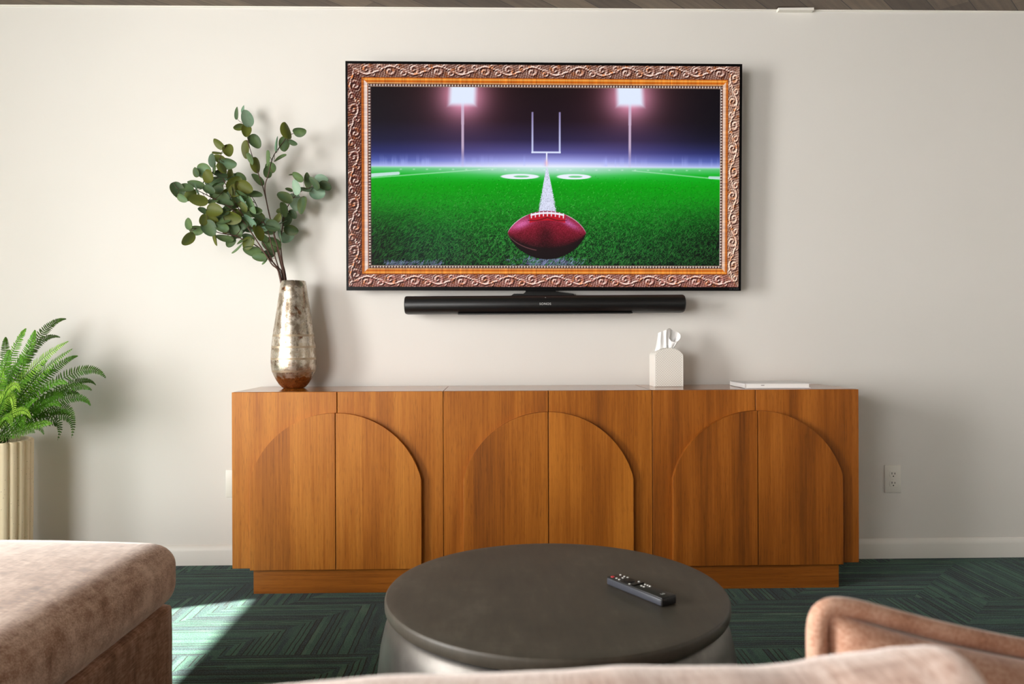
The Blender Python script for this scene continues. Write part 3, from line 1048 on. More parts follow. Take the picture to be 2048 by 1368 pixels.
# ------------------------------------------------------------------ round ottoman table and remote
OC = (0.030, -1.618)
OT = thing('round_ottoman_table', 'low round dark bronze drum table with a remote control on it', 'coffee table', (OC[0], OC[1], 0))
lid = [(0.0005, 0.394), (0.322, 0.394), (0.3325, 0.3948), (0.3368, 0.3975), (0.3382, 0.402), (0.3384, 0.408), (0.3382, 0.4140), (0.3372, 0.4178), (0.3352, 0.4200), (0.3315, 0.4208), (0.315, 0.4208), (0.0005, 0.4208)]
obj('lid', add_lathe(bmesh.new(), lid, 160), MAT['lid'], OT, smooth=28)
drum = [(0.300, 0.0), (0.312, 0.006), (0.328, 0.05), (0.343, 0.11), (0.352, 0.17), (0.355, 0.22), (0.353, 0.27), (0.347, 0.32), (0.338, 0.360), (0.330, 0.382), (0.322, 0.392), (0.310, 0.3938)]
obj('drum', add_lathe(bmesh.new(), drum, 160), MAT['drum'], OT, smooth=60)

ZT = 0.4208


def atz(px, py, z):
    d = ray(px, py)
    return CAM + d * ((z - CAM.z) / d.z)


ra = atz(1227, 1149.5, ZT + 0.017); rb = atz(1338.5, 1193, ZT + 0.017)
ang = math.atan2(rb.y - ra.y, rb.x - ra.x)
RL, RW, RH = (rb - ra).length, 0.0375, 0.0165
rm = thing('remote_control', 'slim black television remote with a red power button on the drum table', 'remote control', ((ra.x + rb.x) / 2, (ra.y + rb.y) / 2, ZT + 0.0004))
rm.rotation_euler = (0, 0, ang)
obj('case', box(-RL / 2, RL / 2, -RW / 2, RW / 2, 0.0, RH - 0.0016, 0.0032, 3), MAT['remote_side'], rm)
obj('face_plate', box(-RL / 2 + 0.0008, RL / 2 - 0.0008, -RW / 2 + 0.0008, RW / 2 - 0.0008, RH - 0.0034, RH, 0.0012, 2), MAT['remote_top'], rm)
obj('end_cap', box(RL / 2 - 0.006, RL / 2 + 0.0004, -RW / 2 - 0.0002, RW / 2 + 0.0002, 0.0, RH - 0.0010, 0.0030, 3), MAT['remote_top'], rm)


def button(name, u, v, ru, rv, mat, hgt=0.0012, seg=14):
    bm = bmesh.new()
    a = [bm.verts.new((u + ru * math.cos(2 * PI * i / seg), v + rv * math.sin(2 * PI * i / seg), RH - 0.0003)) for i in range(seg)]
    b = [bm.verts.new((u + ru * 0.9 * math.cos(2 * PI * i / seg), v + rv * 0.9 * math.sin(2 * PI * i / seg), RH + hgt)) for i in range(seg)]
    for i in range(seg):
        bm.faces.new((a[i], a[(i + 1) % seg], b[(i + 1) % seg], b[i]))
    bm.faces.new(b)
    obj(name, bm, mat, rm)


u0 = -RL / 2
button('power_button', u0 + 0.0095, -0.0105, 0.0042, 0.0042, MAT['button_red'])
for u, v in ((0.0095, 0.0105), (0.0215, -0.0105), (0.0215, 0.0105), (0.0265, 0.0015), (0.0305, -0.0115), (0.0300, 0.0115), (0.0625, -0.0130), (0.0620, 0.0125),
             (0.0815, 0.0110), (0.0885, 0.0110), (0.0950, 0.0105), (0.0840, -0.0010), (0.0905, -0.0010)):
    button('button', u0 + u, v, 0.0024, 0.0022, MAT['button_white'])
button('navigation_ring', u0 + 0.0465, 0.0, 0.0120, 0.0120, MAT['bezel'], 0.0018, 28)
obj('rocker', box(u0 + 0.0705, u0 + 0.0755, -0.0150, 0.0150, RH - 0.0002, RH + 0.0016, 0.0004, 1), MAT['bezel'], rm)
text_mesh('logo', 'LG', 0.0075, 0.0002, MAT['white_print'], rm, (RL / 2 - 0.017, 0.0, RH + 0.0003), (0, 0, PI / 2))

# ------------------------------------------------------------------ vase and eucalyptus
VY = -0.118
VB = at(587.5, 775, VY)
VX = VB.x
vz0 = CZ1 + 0.0003
vase = thing('tall_vase', 'tall mercury glass vase with an amber foot on the left cabinet', 'vase', (VX, VY, vz0))
K = 1 / 500.0
vp = [(0.0, 0.5), (19.5, 0.0), (22, 1.5), (28, 7.5), (34.0, 17.0), (38.6, 26.0), (41.6, 33.0), (43.3, 42.0), (43.9, 52.0), (43.7, 62.0), (43.1, 74.0), (42.2, 86.0), (40.2, 103.0), (38.0, 118.0), (34.2, 142.0), (30.1, 170.0), (26.2, 198.0), (24.0, 212.0)]
prof = [(max(r, 0.3) * K, z * K) for r, z in vp]
inner = [(r - 0.004, z) for r, z in prof[:0:-1][:14]] + [(0.0006, 0.03)]
bm = add_lathe(bmesh.new(), prof + [(prof[-1][0] - 0.002, prof[-1][1] + 0.0014)] + inner, 96, True, True)
obj('body', bm, MAT['vase'], vase, smooth=50)
VTOP = vz0 + prof[-1][1]

# leaves read off the photograph: position, length, breadth, slant, tone
EU = {
    'upright': dict(
        label='tallest eucalyptus branch in the vase, rising straight up to a leafy tip',
        stem=[(872, 1250), (848, 1120), (815, 980), (775, 800), (738, 640), (690, 500), (655, 395), (632, 300), (605, 215)], y0=-0.112, y1=-0.105, root=-3,
        leaves=[(565, 150, 75, 45, 80, .4), (608, 125, 50, 32, 85, .75), (632, 185, 98, 65, 80, .85), (578, 240, 65, 30, -20, .2), (628, 265, 75, 60, 90, .12), (683, 335, 88, 72, 55, .45),
                (627, 388, 102, 72, 98, .12), (650, 450, 75, 45, 55, .5), (690, 490, 92, 45, 85, .15), (700, 583, 90, 40, 52, .5)]),
    'right_tip': dict(
        label='eucalyptus branch leaning slightly right, second tallest in the vase',
        stem=[(880, 1250), (850, 1090), (812, 950), (770, 780), (748, 640), (770, 555), (800, 440), (845, 370), (900, 300), (930, 285)], y0=-0.122, y1=-0.14, root=6,
        leaves=[(888, 265, 102, 50, 75, .15), (975, 272, 80, 50, -5, .5), (930, 342, 55, 30, 20, .35), (875, 352, 88, 58, 100, .6), (825, 355, 95, 34, 92, .75), (848, 443, 82, 40, -22, .5),
                (765, 445, 92, 48, 85, .5), (785, 505, 78, 66, 60, .5), (765, 535, 70, 45, 90, .5)]),
    'upper_left': dict(
        label='bushy eucalyptus branch fanning to the upper left out of the vase',
        stem=[(858, 1245), (800, 1120), (740, 1000), (650, 880), (575, 770), (520, 670), (470, 560), (452, 470), (470, 400)], y0=-0.13, y1=-0.20, root=-6,
        leaves=[(448, 350, 78, 50, 35, .15), (510, 393, 80, 68, 70, .15), (442, 408, 66, 24, 10, .2), (450, 450, 75, 55, 30, .2), (408, 460, 78, 25, 88, .85), (503, 478, 104, 82, 10, .65),
                (470, 510, 75, 40, 60, .2), (350, 522, 100, 85, 20, .6), (300, 535, 62, 48, 60, .3), (415, 515, 66, 40, 80, .3), (455, 550, 85, 50, 20, .35), (530, 560, 100, 66, 80, .1),
                (590, 570, 80, 58, 50, .6), (430, 592, 100, 76, 5, .62), (345, 552, 62, 40, 35, .6), (355, 595, 52, 30, -35, .35), (620, 632, 90, 76, 30, .1), (520, 650, 112, 68, 75, .95), (385, 610, 60, 45, 20, .4)]),
    'far_left': dict(
        label='eucalyptus branch stretching furthest left from the vase',
        stem=[(855, 1248), (790, 1130), (720, 1020), (640, 900), (560, 800), (480, 740), (400, 700), (320, 660), (250, 640), (190, 650)], y0=-0.14, y1=-0.25, root=-8,
        leaves=[(180, 655, 100, 75, 65, .35), (230, 640, 98, 66, 10, .45), (210, 705, 64, 48, 30, .6), (262, 685, 80, 50, -50, .2), (312, 715, 108, 66, 5, .15), (298, 615, 104, 55, 30, .6),
                (310, 660, 85, 24, 72, .85), (385, 650, 68, 55, 30, .4), (440, 650, 72, 60, 10, .3), (405, 722, 80, 42, 5, .55), (460, 705, 100, 82, 20, .55), (500, 740, 85, 40, 10, .4),
                (545, 730, 75, 55, 60, .5), (345, 787, 62, 34, 40, .4)]),
    'lower_left': dict(
        label='lowest eucalyptus branch, arching left just above the vase rim',
        stem=[(850, 1240), (780, 1100), (700, 1020), (620, 980), (550, 950), (450, 930), (380, 905), (320, 900), (265, 905)], y0=-0.13, y1=-0.22, root=-7,
        leaves=[(252, 870, 74, 60, 60, .5), (248, 970, 90, 45, -50, .2), (305, 910, 90, 56, -8, .55), (385, 900, 100, 88, 60, .4), (348, 845, 66, 42, 100, .2), (420, 785, 100, 90, 10, .15),
                (400, 840, 80, 56, 40, .15), (425, 960, 96, 46, 85, .1), (465, 895, 85, 60, 30, .6), (485, 962, 100, 40, 5, .5), (550, 918, 106, 86, 20, .42), (535, 833, 108, 82, 8, .15),
                (525, 990, 68, 55, -60, .45), (570, 1030, 90, 36, -38, .6), (600, 985, 76, 36, -20, .5), (470, 800, 85, 64, 0, .35), (340, 860, 40, 25, 60, .4)]),
    'centre': dict(
        label='short eucalyptus branch filling the middle of the spray above the vase',
        stem=[(868, 1248), (835, 1150), (800, 1040), (770, 930), (720, 820), (690, 740), (660, 690)], y0=-0.125, y1=-0.165, root=2,
        leaves=[(675, 685, 100, 56, 2, .45), (640, 800, 106, 70, 10, .55), (610, 725, 76, 30, 60, .7), (690, 780, 76, 46, 10, .5), (630, 890, 85, 56, 20, .7), (705, 930, 100, 46, 70, .15),
                (670, 1045, 112, 62, 5, .5), (790, 1005, 106, 92, 20, .5), (712, 1090, 78, 58, 10, .62), (750, 1110, 60, 25, -48, .6), (640, 960, 78, 50, 10, .4), (735, 965, 66, 46, 40, .5),
                (790, 860, 85, 30, 30, .7), (700, 820, 85, 52, 30, .3), (770, 1065, 76, 42, 0, .4), (600, 760, 80, 50, 40, .2), (560, 700, 70, 50, 60, .3)]),
    'right': dict(
        label='eucalyptus branch bending right towards the television edge',
        stem=[(888, 1250), (865, 1130), (850, 1000), (862, 900), (880, 800), (920, 720), (970, 670), (1030, 640), (1090, 620)], y0=-0.105, y1=-0.075, root=9,
        leaves=[(962, 565, 80, 50, 25, .55), (920, 553, 32, 15, 0, .3), (1030, 593, 96, 60, 80, .3), (1068, 610, 85, 52, 60, .35), (1117, 583, 80, 54, 0, .85), (1140, 625, 78, 62, 30, .35),
                (1090, 668, 98, 84, 10, .8), (950, 635, 90, 64, 75, .9), (1000, 650, 82, 36, 8, .65), (905, 650, 42, 26, 20, .3), (878, 700, 90, 70, 30, .3), (945, 730, 106, 74, 78, .9),
                (992, 750, 104, 74, -80, .3), (870, 780, 88, 32, 80, .5), (825, 840, 76, 58, -40, .15), (855, 790, 56, 46, 0, .25), (930, 810, 60, 46, 60, .35), (890, 845, 80, 52, -70, .35),
                (920, 912, 86, 70, 20, .3), (893, 955, 86, 68, -30, .85), (848, 935, 94, 36, 85, .7), (850, 870, 86, 20, -25, .7)]),
}


def zpx(zx, zy):
    return 300 + zx / 3.257, 180 + zy / 3.257


def add_leaf(bm, cl, base, tip, breadth, normal, tone, cup):
    """one round gum leaf: fan of rings, cupped along its midrib"""
    ax = tip - base
    L = ax.length
    ax.normalize()
    sd = normal.cross(ax).normalized()
    nn = ax.cross(sd).normalized()
    nu, nv = 17, 6
    grid = []
    for i in range(nu):
        t = 0.5 - 0.5 * math.cos(PI * i / (nu - 1))
        wv = (math.sin(PI * min(1, t ** 0.90)) ** 0.44) * (1 - 0.12 * t)
        row = []
        for j in range(nv + 1):
            k = j / nv * 2 - 1
            p = base + ax * (L * t) + sd * (breadth / 2 * wv * k) + nn * (cup * breadth * (k * k * 0.9 - 0.35) * wv - 0.10 * L * (t - 0.4) ** 2 * (1 if cup > 0 else -1))
            vtx = bm.verts.new(p)
            vtx[cl] = (min(1, max(0, tone + 0.10 * (1 - abs(k)) - 0.05)), 0, 0, 1)
            row.append(vtx)
        grid.append(row)
    for i in range(nu - 1):
        for j in range(nv):
            bm.faces.new((grid[i][j], grid[i + 1][j], grid[i + 1][j + 1], grid[i][j + 1]))


def closest_on(poly, p):
    best = None
    for a, b in zip(poly, poly[1:]):
        d = b - a
        t = max(0, min(1, (p - a).dot(d) / max(1e-9, d.dot(d))))
        q = a + d * t
        if best is None or (q - p).length < (best - p).length:
            best = q
    return best


def smooth_poly(pts, n=5):
    out = []
    P = [pts[0]] + pts + [pts[-1]]
    for i in range(1, len(P) - 2):
        for k in range(n):
            t = k / n
            a, b, c, d = P[i - 1], P[i], P[i + 1], P[i + 2]
            out.append(0.5 * ((2 * b) + (c - a) * t + (2 * a - 5 * b + 4 * c - d) * t * t + (3 * b - a - 3 * c + d) * t ** 3))
    out.append(pts[-1])
    return out


for key, extra in (('centre', ((560, 820), (590, 865), (650, 850), (660, 750), (740, 885), (760, 905), (690, 872), (800, 885), (580, 925), (620, 910))),
                   ('upper_left', ((510, 575), (550, 610), (560, 650), (600, 690), (500, 690), (430, 655), (380, 560), (585, 640))),
                   ('lower_left', ((520, 770), (480, 850), (450, 812), (640, 1000), (500, 900), (560, 870)))):
    for (ex, ey) in extra:
        q = random.Random(ex * 7 + ey)
        EU[key]['leaves'].append((ex, ey, q.uniform(76, 104), q.uniform(46, 84), q.uniform(-60, 80), q.choice((0.12, 0.2, 0.36, 0.45, 0.6, 0.75))))

for key, E in EU.items():
    S = E['stem']; m = len(S)
    pts = []
    for i, (zx, zy) in enumerate(S):
        t = i / (m - 1)
        y = E['y0'] + (E['y1'] - E['y0']) * t ** 1.3
        pts.append(at(*zpx(zx, zy), y))
    pts[0].z = min(pts[0].z, VTOP + 0.004)
    foot = Vector((VX + E['root'] * 0.0016, VY + 0.004 * math.sin(E['root'] * 2.1), vz0 + 0.06))
    line = smooth_poly([foot] + pts)
    br = thing('eucalyptus_branch', E['label'], 'branch', tuple(foot), 'eucalyptus branches in the vase')
    sm_ = bmesh.new()
    loc = [p - foot for p in line]
    add_tube(sm_, loc, [0.0033 - 0.0023 * i / (len(loc) - 1) for i in range(len(loc))], 7)
    # knuckles on the twig
    lb = bmesh.new()
    cl = lb.verts.layers.float_color.new('tone')
    for (lx, ly, a, b, dg, tone) in E['leaves']:
        rr = random.Random(int(lx * 131 + ly * 7))
        t = 0.5
        cpt = at(*zpx(lx, ly), E['y1'])
        near = closest_on(line[6:], cpt)
        yy = max(-0.40, min(-0.012, near.y + rr.uniform(-0.035, 0.030)))
        c = at(*zpx(lx, ly), yy)
        sc = (c.y - CAM.y) / FPX / 3.257
        ux = RT * math.cos(math.radians(dg)) - UP * math.sin(math.radians(dg))
        half = ux * (a * 0.57 * sc) + FW * rr.uniform(-0.010, 0.010)
        e0, e1 = c - half, c + half
        if (e0 - near).length > (e1 - near).length:
            e0, e1 = e1, e0
        # true breadth is larger than seen when the blade is turned
        ratio = b / a
        turn = math.acos(min(1, max(0.2, ratio / 0.86))) if ratio < 0.86 else rr.uniform(0, 0.35)
        nrm = (-FW)
        axis = (e1 - e0).normalized()
        nrm = Matrix.Rotation(turn * (1 if rr.random() < 0.5 else -1), 3, axis) @ nrm
        add_leaf(lb, cl, e0 - foot, e1 - foot, max(b * 1.12, a * 0.90) * sc, nrm, tone, rr.uniform(0.10, 0.22) * (1 if rr.random() < 0.7 else -1))
        midp = (near + e0) / 2 + Vector((0, 0, -0.003))
        if (near - e0).length < 0.11:
            add_tube(sm_, [near - foot, midp - foot, e0 - foot, e0.lerp(e1, 0.10) - foot], [0.0011, 0.0009, 0.0008, 0.0004], 5)
        else:
            q = e0 + (near - e0) * (0.09 / (near - e0).length)
            add_tube(sm_, [near - foot, (near * 0.4 + e0 * 0.6) - foot, e0 - foot], [0.0014, 0.001, 0.0008], 5)
    for i in range(8, len(loc) - 2, 4):
        bmesh.ops.create_icosphere(sm_, subdivisions=1, radius=0.0034 - 0.0018 * i / len(loc), matrix=Matrix.Translation(loc[i]))
    obj('twig', sm_, MAT['twig'], br, smooth=60)
    obj('foliage', lb, MAT['eucalyptus'], br, smooth=180)

# ------------------------------------------------------------------ fern in a fluted planter
PC = Vector((-1.992, -0.27, 0.0))
PR, PH = 0.148, 0.552
fern = thing('potted_fern', 'bright green fern in a fluted cream planter at the left edge', 'potted plant', tuple(PC))
NF = 27


def flute(r, z, a):
    k = abs(math.sin(a * NF / 2 + 0.45))
    if z > PH - 0.012 and r < PR - 0.012:
        return r
    return r - 0.0115 * (1 - k) ** 1.6


prof = [(0.120, 0.0), (0.136, 0.002), (0.1395, 0.01), (PR - 0.003, 0.25), (PR, PH - 0.012), (PR, PH - 0.004), (PR - 0.004, PH), (PR - 0.0165, PH), (PR - 0.018, PH - 0.006), (PR - 0.020, PH - 0.05), (0.0005, PH - 0.052)]
obj('planter', add_lathe(bmesh.new(), prof, NF * 12, True, True, flute), MAT['planter'], fern, smooth=40)
obj('soil', add_lathe(bmesh.new(), [(PR - 0.021, PH - 0.051), (PR - 0.022, PH - 0.030), (0.08, PH - 0.022), (0.0005, PH - 0.018)], 48), MAT['soil'], fern)


def make_frond(p0, p1, p2, wid, tone, face, n=26):
    """sword-fern frond along a curve p0-p1-p2, pinnae in two ranks"""
    lb = bmesh.new()
    cl = lb.verts.layers.float_color.new('tone')
    bez = lambda t: p0 * (1 - t) ** 2 + p1 * 2 * t * (1 - t) + p2 * t * t
    pts = [bez(i / 16) for i in range(17)]
    add_tube(lb, pts, [0.0016 - 0.0011 * i / 16 for i in range(17)], 5)
    for v in lb.verts:
        v[cl] = (0.12, 0, 0, 1)
    t0 = 0.22
    for i in range(n):
        t = t0 + (1 - t0) * i / n
        p = bez(t)
        d = (bez(min(1, t + 0.02)) - bez(t - 0.02)).normalized()
        nn = face - d * face.dot(d)
        nn.normalize()
        sd = d.cross(nn).normalized()
        qq = (t - t0) / (1 - t0)
        env = min(1.0, qq * 4 + 0.5) * (1 - qq ** 1.7) ** 0.95 + 0.05
        L = wid * env
        w = (p2 - p0).length * (1 - t0) / n * 0.57
        for sgn in (-1, 1):
            q = sd * sgn
            dirn = (q + d * 0.30 - nn * 0.12 + Vector((random.uniform(-.12, .12), random.uniform(-.12, .12), random.uniform(-.12, .12)))).normalized()
            tn = min(1, max(0, tone + random.uniform(-0.10, 0.10)))
            cs = []
            for f, wf in ((0.0, 0.55), (0.30, 1.0), (0.70, 0.80), (1.0, 0.12)):
                c = p + dirn * (L * f) - nn * (0.12 * L * f * f)
                a = lb.verts.new(c - d * (w * wf / 2)); b = lb.verts.new(c + nn * (-w * 0.16 * wf)); e = lb.verts.new(c + d * (w * wf / 2))
                for vv, dt in ((a, 0.0), (b, -0.12), (e, 0.05)):
                    vv[cl] = (min(1, max(0, tn + dt)), 0, 0, 1)
                cs.append((a, b, e))
            for c0, c1 in zip(cs, cs[1:]):
                lb.faces.new((c0[0], c1[0], c1[1], c0[1])); lb.faces.new((c0[1], c1[1], c1[2], c0[2]))
    return lb


ROOT = PC + Vector((0, 0, PH - 0.02))
#        tip px,py   passes px,py   depth  width  tone
FR = [(133, 638, 75, 676, -0.16, 0.026, .08), (121, 675, 66, 696, -0.20, 0.024, .08), (138, 682, 70, 735, -0.38, 0.032, .75), (146, 697, 75, 752, -0.34, 0.032, .62),
      (52, 657, 30, 700, -0.24, 0.028, .60), (70, 660, 52, 712, -0.28, 0.026, .55), (11, 674, 4, 715, -0.18, 0.024, .15), (156, 712, 105, 742, -0.26, 0.024, .30),
      (212, 757, 150, 744, -0.24, 0.030, .18), (192, 771, 140, 768, -0.20, 0.020, .14), (184, 781, 125, 780, -0.28, 0.028, .28), (181, 812, 135, 797, -0.30, 0.026, .30),
      (137, 768, 85, 775, -0.44, 0.030, .48), (122, 815, 85, 808, -0.44, 0.024, .45), (78, 796, 48, 815, -0.50, 0.022, .52), (150, 845, 115, 815, -0.32, 0.026, .22),
      (143, 876, 128, 830, -0.28, 0.024, .12), (115, 881, 106, 842, -0.24, 0.024, .08), (105, 848, 70, 850, -0.48, 0.024, .62), (62, 838, 38, 822, -0.52, 0.020, .88),
      (28, 838, 20, 792, -0.54, 0.024, .95), (40, 785, 22, 775, -0.50, 0.022, .9), (24, 855, 12, 832, -0.55, 0.020, .70), (43, 862, 42, 838, -0.50, 0.018, .58),
      (45, 757, 40, 715, -0.36, 0.022, .50), (8, 740, 2, 760, -0.42, 0.030, .7), (95, 720, 55, 760, -0.22, 0.03, .35), (20, 700, 8, 740, -0.30, 0.028, .55), (88, 870, 60, 850, -0.40, 0.022, .3),
      (130, 800, 90, 795, -0.36, 0.028, .30), (160, 790, 110, 790, -0.18, 0.026, .15), (100, 780, 60, 790, -0.26, 0.030, .2), (60, 760, 30, 780, -0.46, 0.028, .4), (15, 780, 5, 800, -0.52, 0.026, .3),
      (140, 830, 95, 825, -0.22, 0.026, .12), (75, 740, 40, 770, -0.32, 0.030, .32), (55, 815, 30, 830, -0.42, 0.026, .2), (112, 740, 70, 765, -0.30, 0.028, .4), (70, 866, 45, 862, -0.46, 0.022, .18)]
for i in range(24):                                        # the side of the plant beyond the frame
    a = math.radians(random.uniform(100, 330))
    r = random.uniform(0.22, 0.40)
    FR.append((Vector((PC.x + r * math.cos(a), min(-0.03, PC.y + 0.85 * r * math.sin(a)), PH + random.uniform(-0.02, 0.34))), None, None, None, None, 0.028, random.uniform(0.2, 0.75)))
for f in FR:
    if isinstance(f[0], Vector):
        tip = f[0]
        mid = ROOT.lerp(tip, 0.5) + Vector((0, 0, 0.14))
    else:
        tip = at(f[0], f[1], f[4])
        thru = at(f[2], f[3], PC.y + (f[4] - PC.y) * 0.62)
        # control point so that the curve passes near thru at t = 0.6
        mid = (thru - ROOT * 0.16 - tip * 0.36) / 0.48
    wid, tone = f[5] * 1.16, f[6]
    rt = ROOT + Vector((random.uniform(-.05, .05), random.uniform(-.05, .05), 0))
    out = (tip - ROOT)
    face = Vector((random.uniform(-0.35, 0.25), -1.0, random.uniform(0.0, 0.6))).normalized()
    b = make_frond(rt - PC, mid - PC, tip - PC, wid, tone, face, max(16, int((tip - rt).length * 78)))
    obj('frond', b, MAT['fern'], fern, smooth=180)

# ------------------------------------------------------------------ tissue box and book
tb = thing('tissue_box', 'white patterned tissue box with an arched top on the right cabinet', 'tissue box', (0.5985, -0.112, CZ1 + 0.0003))
bw_, bd_, bz = 0.0575, 0.050, 0.126
arc = [(-bw_, 0.0), (bw_, 0.0)]
for i in range(25):
    x = bw_ - 2 * bw_ * i / 24
    arc.append((x, bz + 0.027 * (1 - (x / bw_) ** 2) ** 0.8 if abs(x) < bw_ else bz))
bm = add_prism(bmesh.new(), arc, -bd_, bd_, 0.0012, 1)
obj('carton', bm, MAT['tissue_box'], tb)
sl = bmesh.new()
add_lathe(sl, [(0.0005, bz + 0.0262), (0.036, bz + 0.0262), (0.036, bz + 0.0280), (0.0005, bz + 0.0280)], 32)
for v in sl.verts:
    v.co.y *= 0.5
    v.co.z -= 10.5 * v.co.x ** 2 * 0.55
obj('opening', sl, MAT['slot'], tb)
# the tissue pulled up: a folded cone of paper with a rolled lip on the right
tm = bmesh.new()
TC = [((-.046, .000, -.012), (-.030, .006, .062)), ((-.032, -.010, -.006), (-.023, -.008, .066)), ((-.014, -.011, -.002), (-.012, -.004, .070)), ((.000, -.012, .0), (.001, -.011, .075)),
      ((.007, -.004, .0), (.013, -.002, .081)), ((.012, .010, .0), (.030, .016, .073)), ((.020, .012, -.002), (.050, .014, .065)), ((.026, .006, -.004), (.058, .000, .054)),
      ((.026, -.004, -.006), (.052, -.015, .037)), ((.022, -.010, -.006), (.036, -.021, .026)), ((.012, -.013, -.002), (.016, -.015, .030)), ((.005, -.011, .0), (.006, -.006, .052))]
bot = smooth_poly([Vector(a) for a, b in TC], 5); top_ = smooth_poly([Vector(b) for a, b in TC], 5)
grid = []
for j in range(11):
    t = j / 10
    row = []
    for i, (a, b) in enumerate(zip(bot, top_)):
        p = a.lerp(b, t)
        p = p + Vector((0.003 * math.sin(PI * t) * math.sin(i * 0.7), -0.004 * math.sin(PI * t) * math.cos(i * 0.9), bz + 0.026))
        row.append(tm.verts.new(p))
    grid.append(row)
for a, b in zip(grid, grid[1:]):
    for i in range(len(a) - 1):
        tm.faces.new((a[i], a[i + 1], b[i + 1], b[i]))
obj('tissue', tm, MAT['tissue'], tb, smooth=45)

bk = thing('white_book', 'thin white hardback book lying flat on the right cabinet', 'book', (0.985, -0.195, CZ1 + 0.0003))
bk.rotation_euler = (0, 0, math.radians(-1.5))
BW, BD, BH = 0.125, 0.098, 0.0185
cv = bmesh.new()
add_box(cv, -BW, BW, -BD, BD, 0.0, 0.0026, 0.0006, 1)
add_box(cv, -BW, BW, -BD, BD, BH - 0.0026, BH, 0.0006, 1)
add_box(cv, -BW, -BW + 0.0026, -BD, BD, 0.0, BH, 0.0006, 1)
obj('cover', cv, MAT['book_cover'], bk)
obj('pages', box(-BW + 0.0026, BW - 0.005, -BD + 0.0025, BD - 0.004, 0.0026, BH - 0.0026), MAT['book_pages'], bk)
obj('ribbon_mark', box(-0.062, -0.050, -BD + 0.0005, -BD + 0.003, 0.0105, 0.0122), MAT['slot_dark'], bk)

# ------------------------------------------------------------------ wall outlets


def plate_mesh(w, h):
    return box(-w / 2, w / 2, -0.0065, 0.0, -h / 2, h / 2, 0.003, 2)


ol = thing('wall_outlet', 'white duplex wall outlet to the right of the cabinets', 'outlet', (1.5785, -0.0002, 0.3320))
obj('cover_plate', plate_mesh(0.070, 0.1165), MAT['plate'], ol)
for zc in (0.0195, -0.0195):
    rc = bmesh.new()
    pts = []
    for i in range(32):
        a = 2 * PI * i / 32
        pts.append((0.0165 * math.cos(a), max(-0.0125, min(0.0125, 0.0165 * math.sin(a)))))
    add_prism(rc, [(x, z + zc) for x, z in pts], -0.0092, -0.004)
    r_ = obj('receptacle', rc, MAT['plate'], ol)
    for sx, hh_ in ((-0.0062, 0.0085), (0.0062, 0.0070)):
        obj('slot', box(sx - 0.0013, sx + 0.0013, -0.0095, -0.0088, zc + 0.0005, zc + 0.0005 + hh_), MAT['slot_dark'], r_)
    g = bmesh.new()
    add_prism(g, [(0.0026 * math.cos(2 * PI * i / 14), zc - 0.0072 + 0.0026 * math.sin(2 * PI * i / 14)) for i in range(14)], -0.0095, -0.0088)
    obj('ground_hole', g, MAT['slot_dark'], r_)
g = bmesh.new()
add_prism(g, [(0.003 * math.cos(2 * PI * i / 16), 0.003 * math.sin(2 * PI * i / 16)) for i in range(16)], -0.0078, -0.004)
obj('screw', g, MAT['plate'], ol)
lp = obj('wall_plate', plate_mesh(0.070, 0.1140), MAT['plate'], None, (-1.1672, -0.0002, 0.3345))
tag(lp, 'white wall plate half hidden behind the left end of the cabinets', 'wall plate')

# ------------------------------------------------------------------ sectional sofa, its chaise at the left
sofa = thing('sectional_sofa', 'brown velvet sectional sofa with a chaise in the left foreground', 'sofa', (-0.20, -2.5, 0))
SO = Vector((-0.20, -2.5, 0))


def sofa_part(name, x0, x1, y0, y1, z0, z1, r, crown, mat, wr=0.0, n=26, pinch=0.0, seed=0.0):
    b = soft_box((x1 - x0) / 2, (y1 - y0) / 2, (z1 - z0) / 2, r, crown, n, wr, seed, pinch)
    c = Vector(((x0 + x1) / 2, (y0 + y1) / 2, (z0 + z1) / 2))
    return obj(name, b, mat, sofa, tuple(c - SO), smooth=180)


XC = -0.850
sofa_part('chaise_base', -1.86, XC, -2.98, -1.325, 0.0, 0.304, 0.018, (0, 0, 0), MAT['velvet_shaded'], 0.0015, 30)
sofa_part('chaise_cushion', -1.86, XC + 0.012, -2.62, -1.305, 0.300, 0.446, 0.055, (0.004, 0.006, 0.036), MAT['velvet'], 0.0020, 40)
sofa_part('seat_base', XC + 0.002, 1.25, -2.98, -2.16, 0.0, 0.280, 0.018, (0, 0, 0), MAT['velvet_shaded'], 0.0015, 26)
for a, b in ((XC + 0.012, 0.185), (0.195, 1.25)):
    sofa_part('seat_cushion', a, b, -2.62, -2.150, 0.282, 0.432, 0.055, (0.0, 0.004, 0.014), MAT['velvet'], 0.0018, 24)
sofa_part('backrest', -1.86, 1.25, -3.06, -2.82, 0.20, 0.640, 0.05, (0, 0, 0), MAT['velvet_shaded'], 0.0015, 30)
sofa_part('back_cushion', -1.120, -0.510, -2.810, -2.628, 0.430, 0.715, 0.07, (0.0, 0.02, 0.0), MAT['pale_velvet'], 0.004, 26)
sofa_part('back_cushion', 0.255, 0.860, -2.810, -2.628, 0.420, 0.700, 0.07, (0.0, 0.02, 0.0), MAT['pale_velvet'], 0.004, 26)


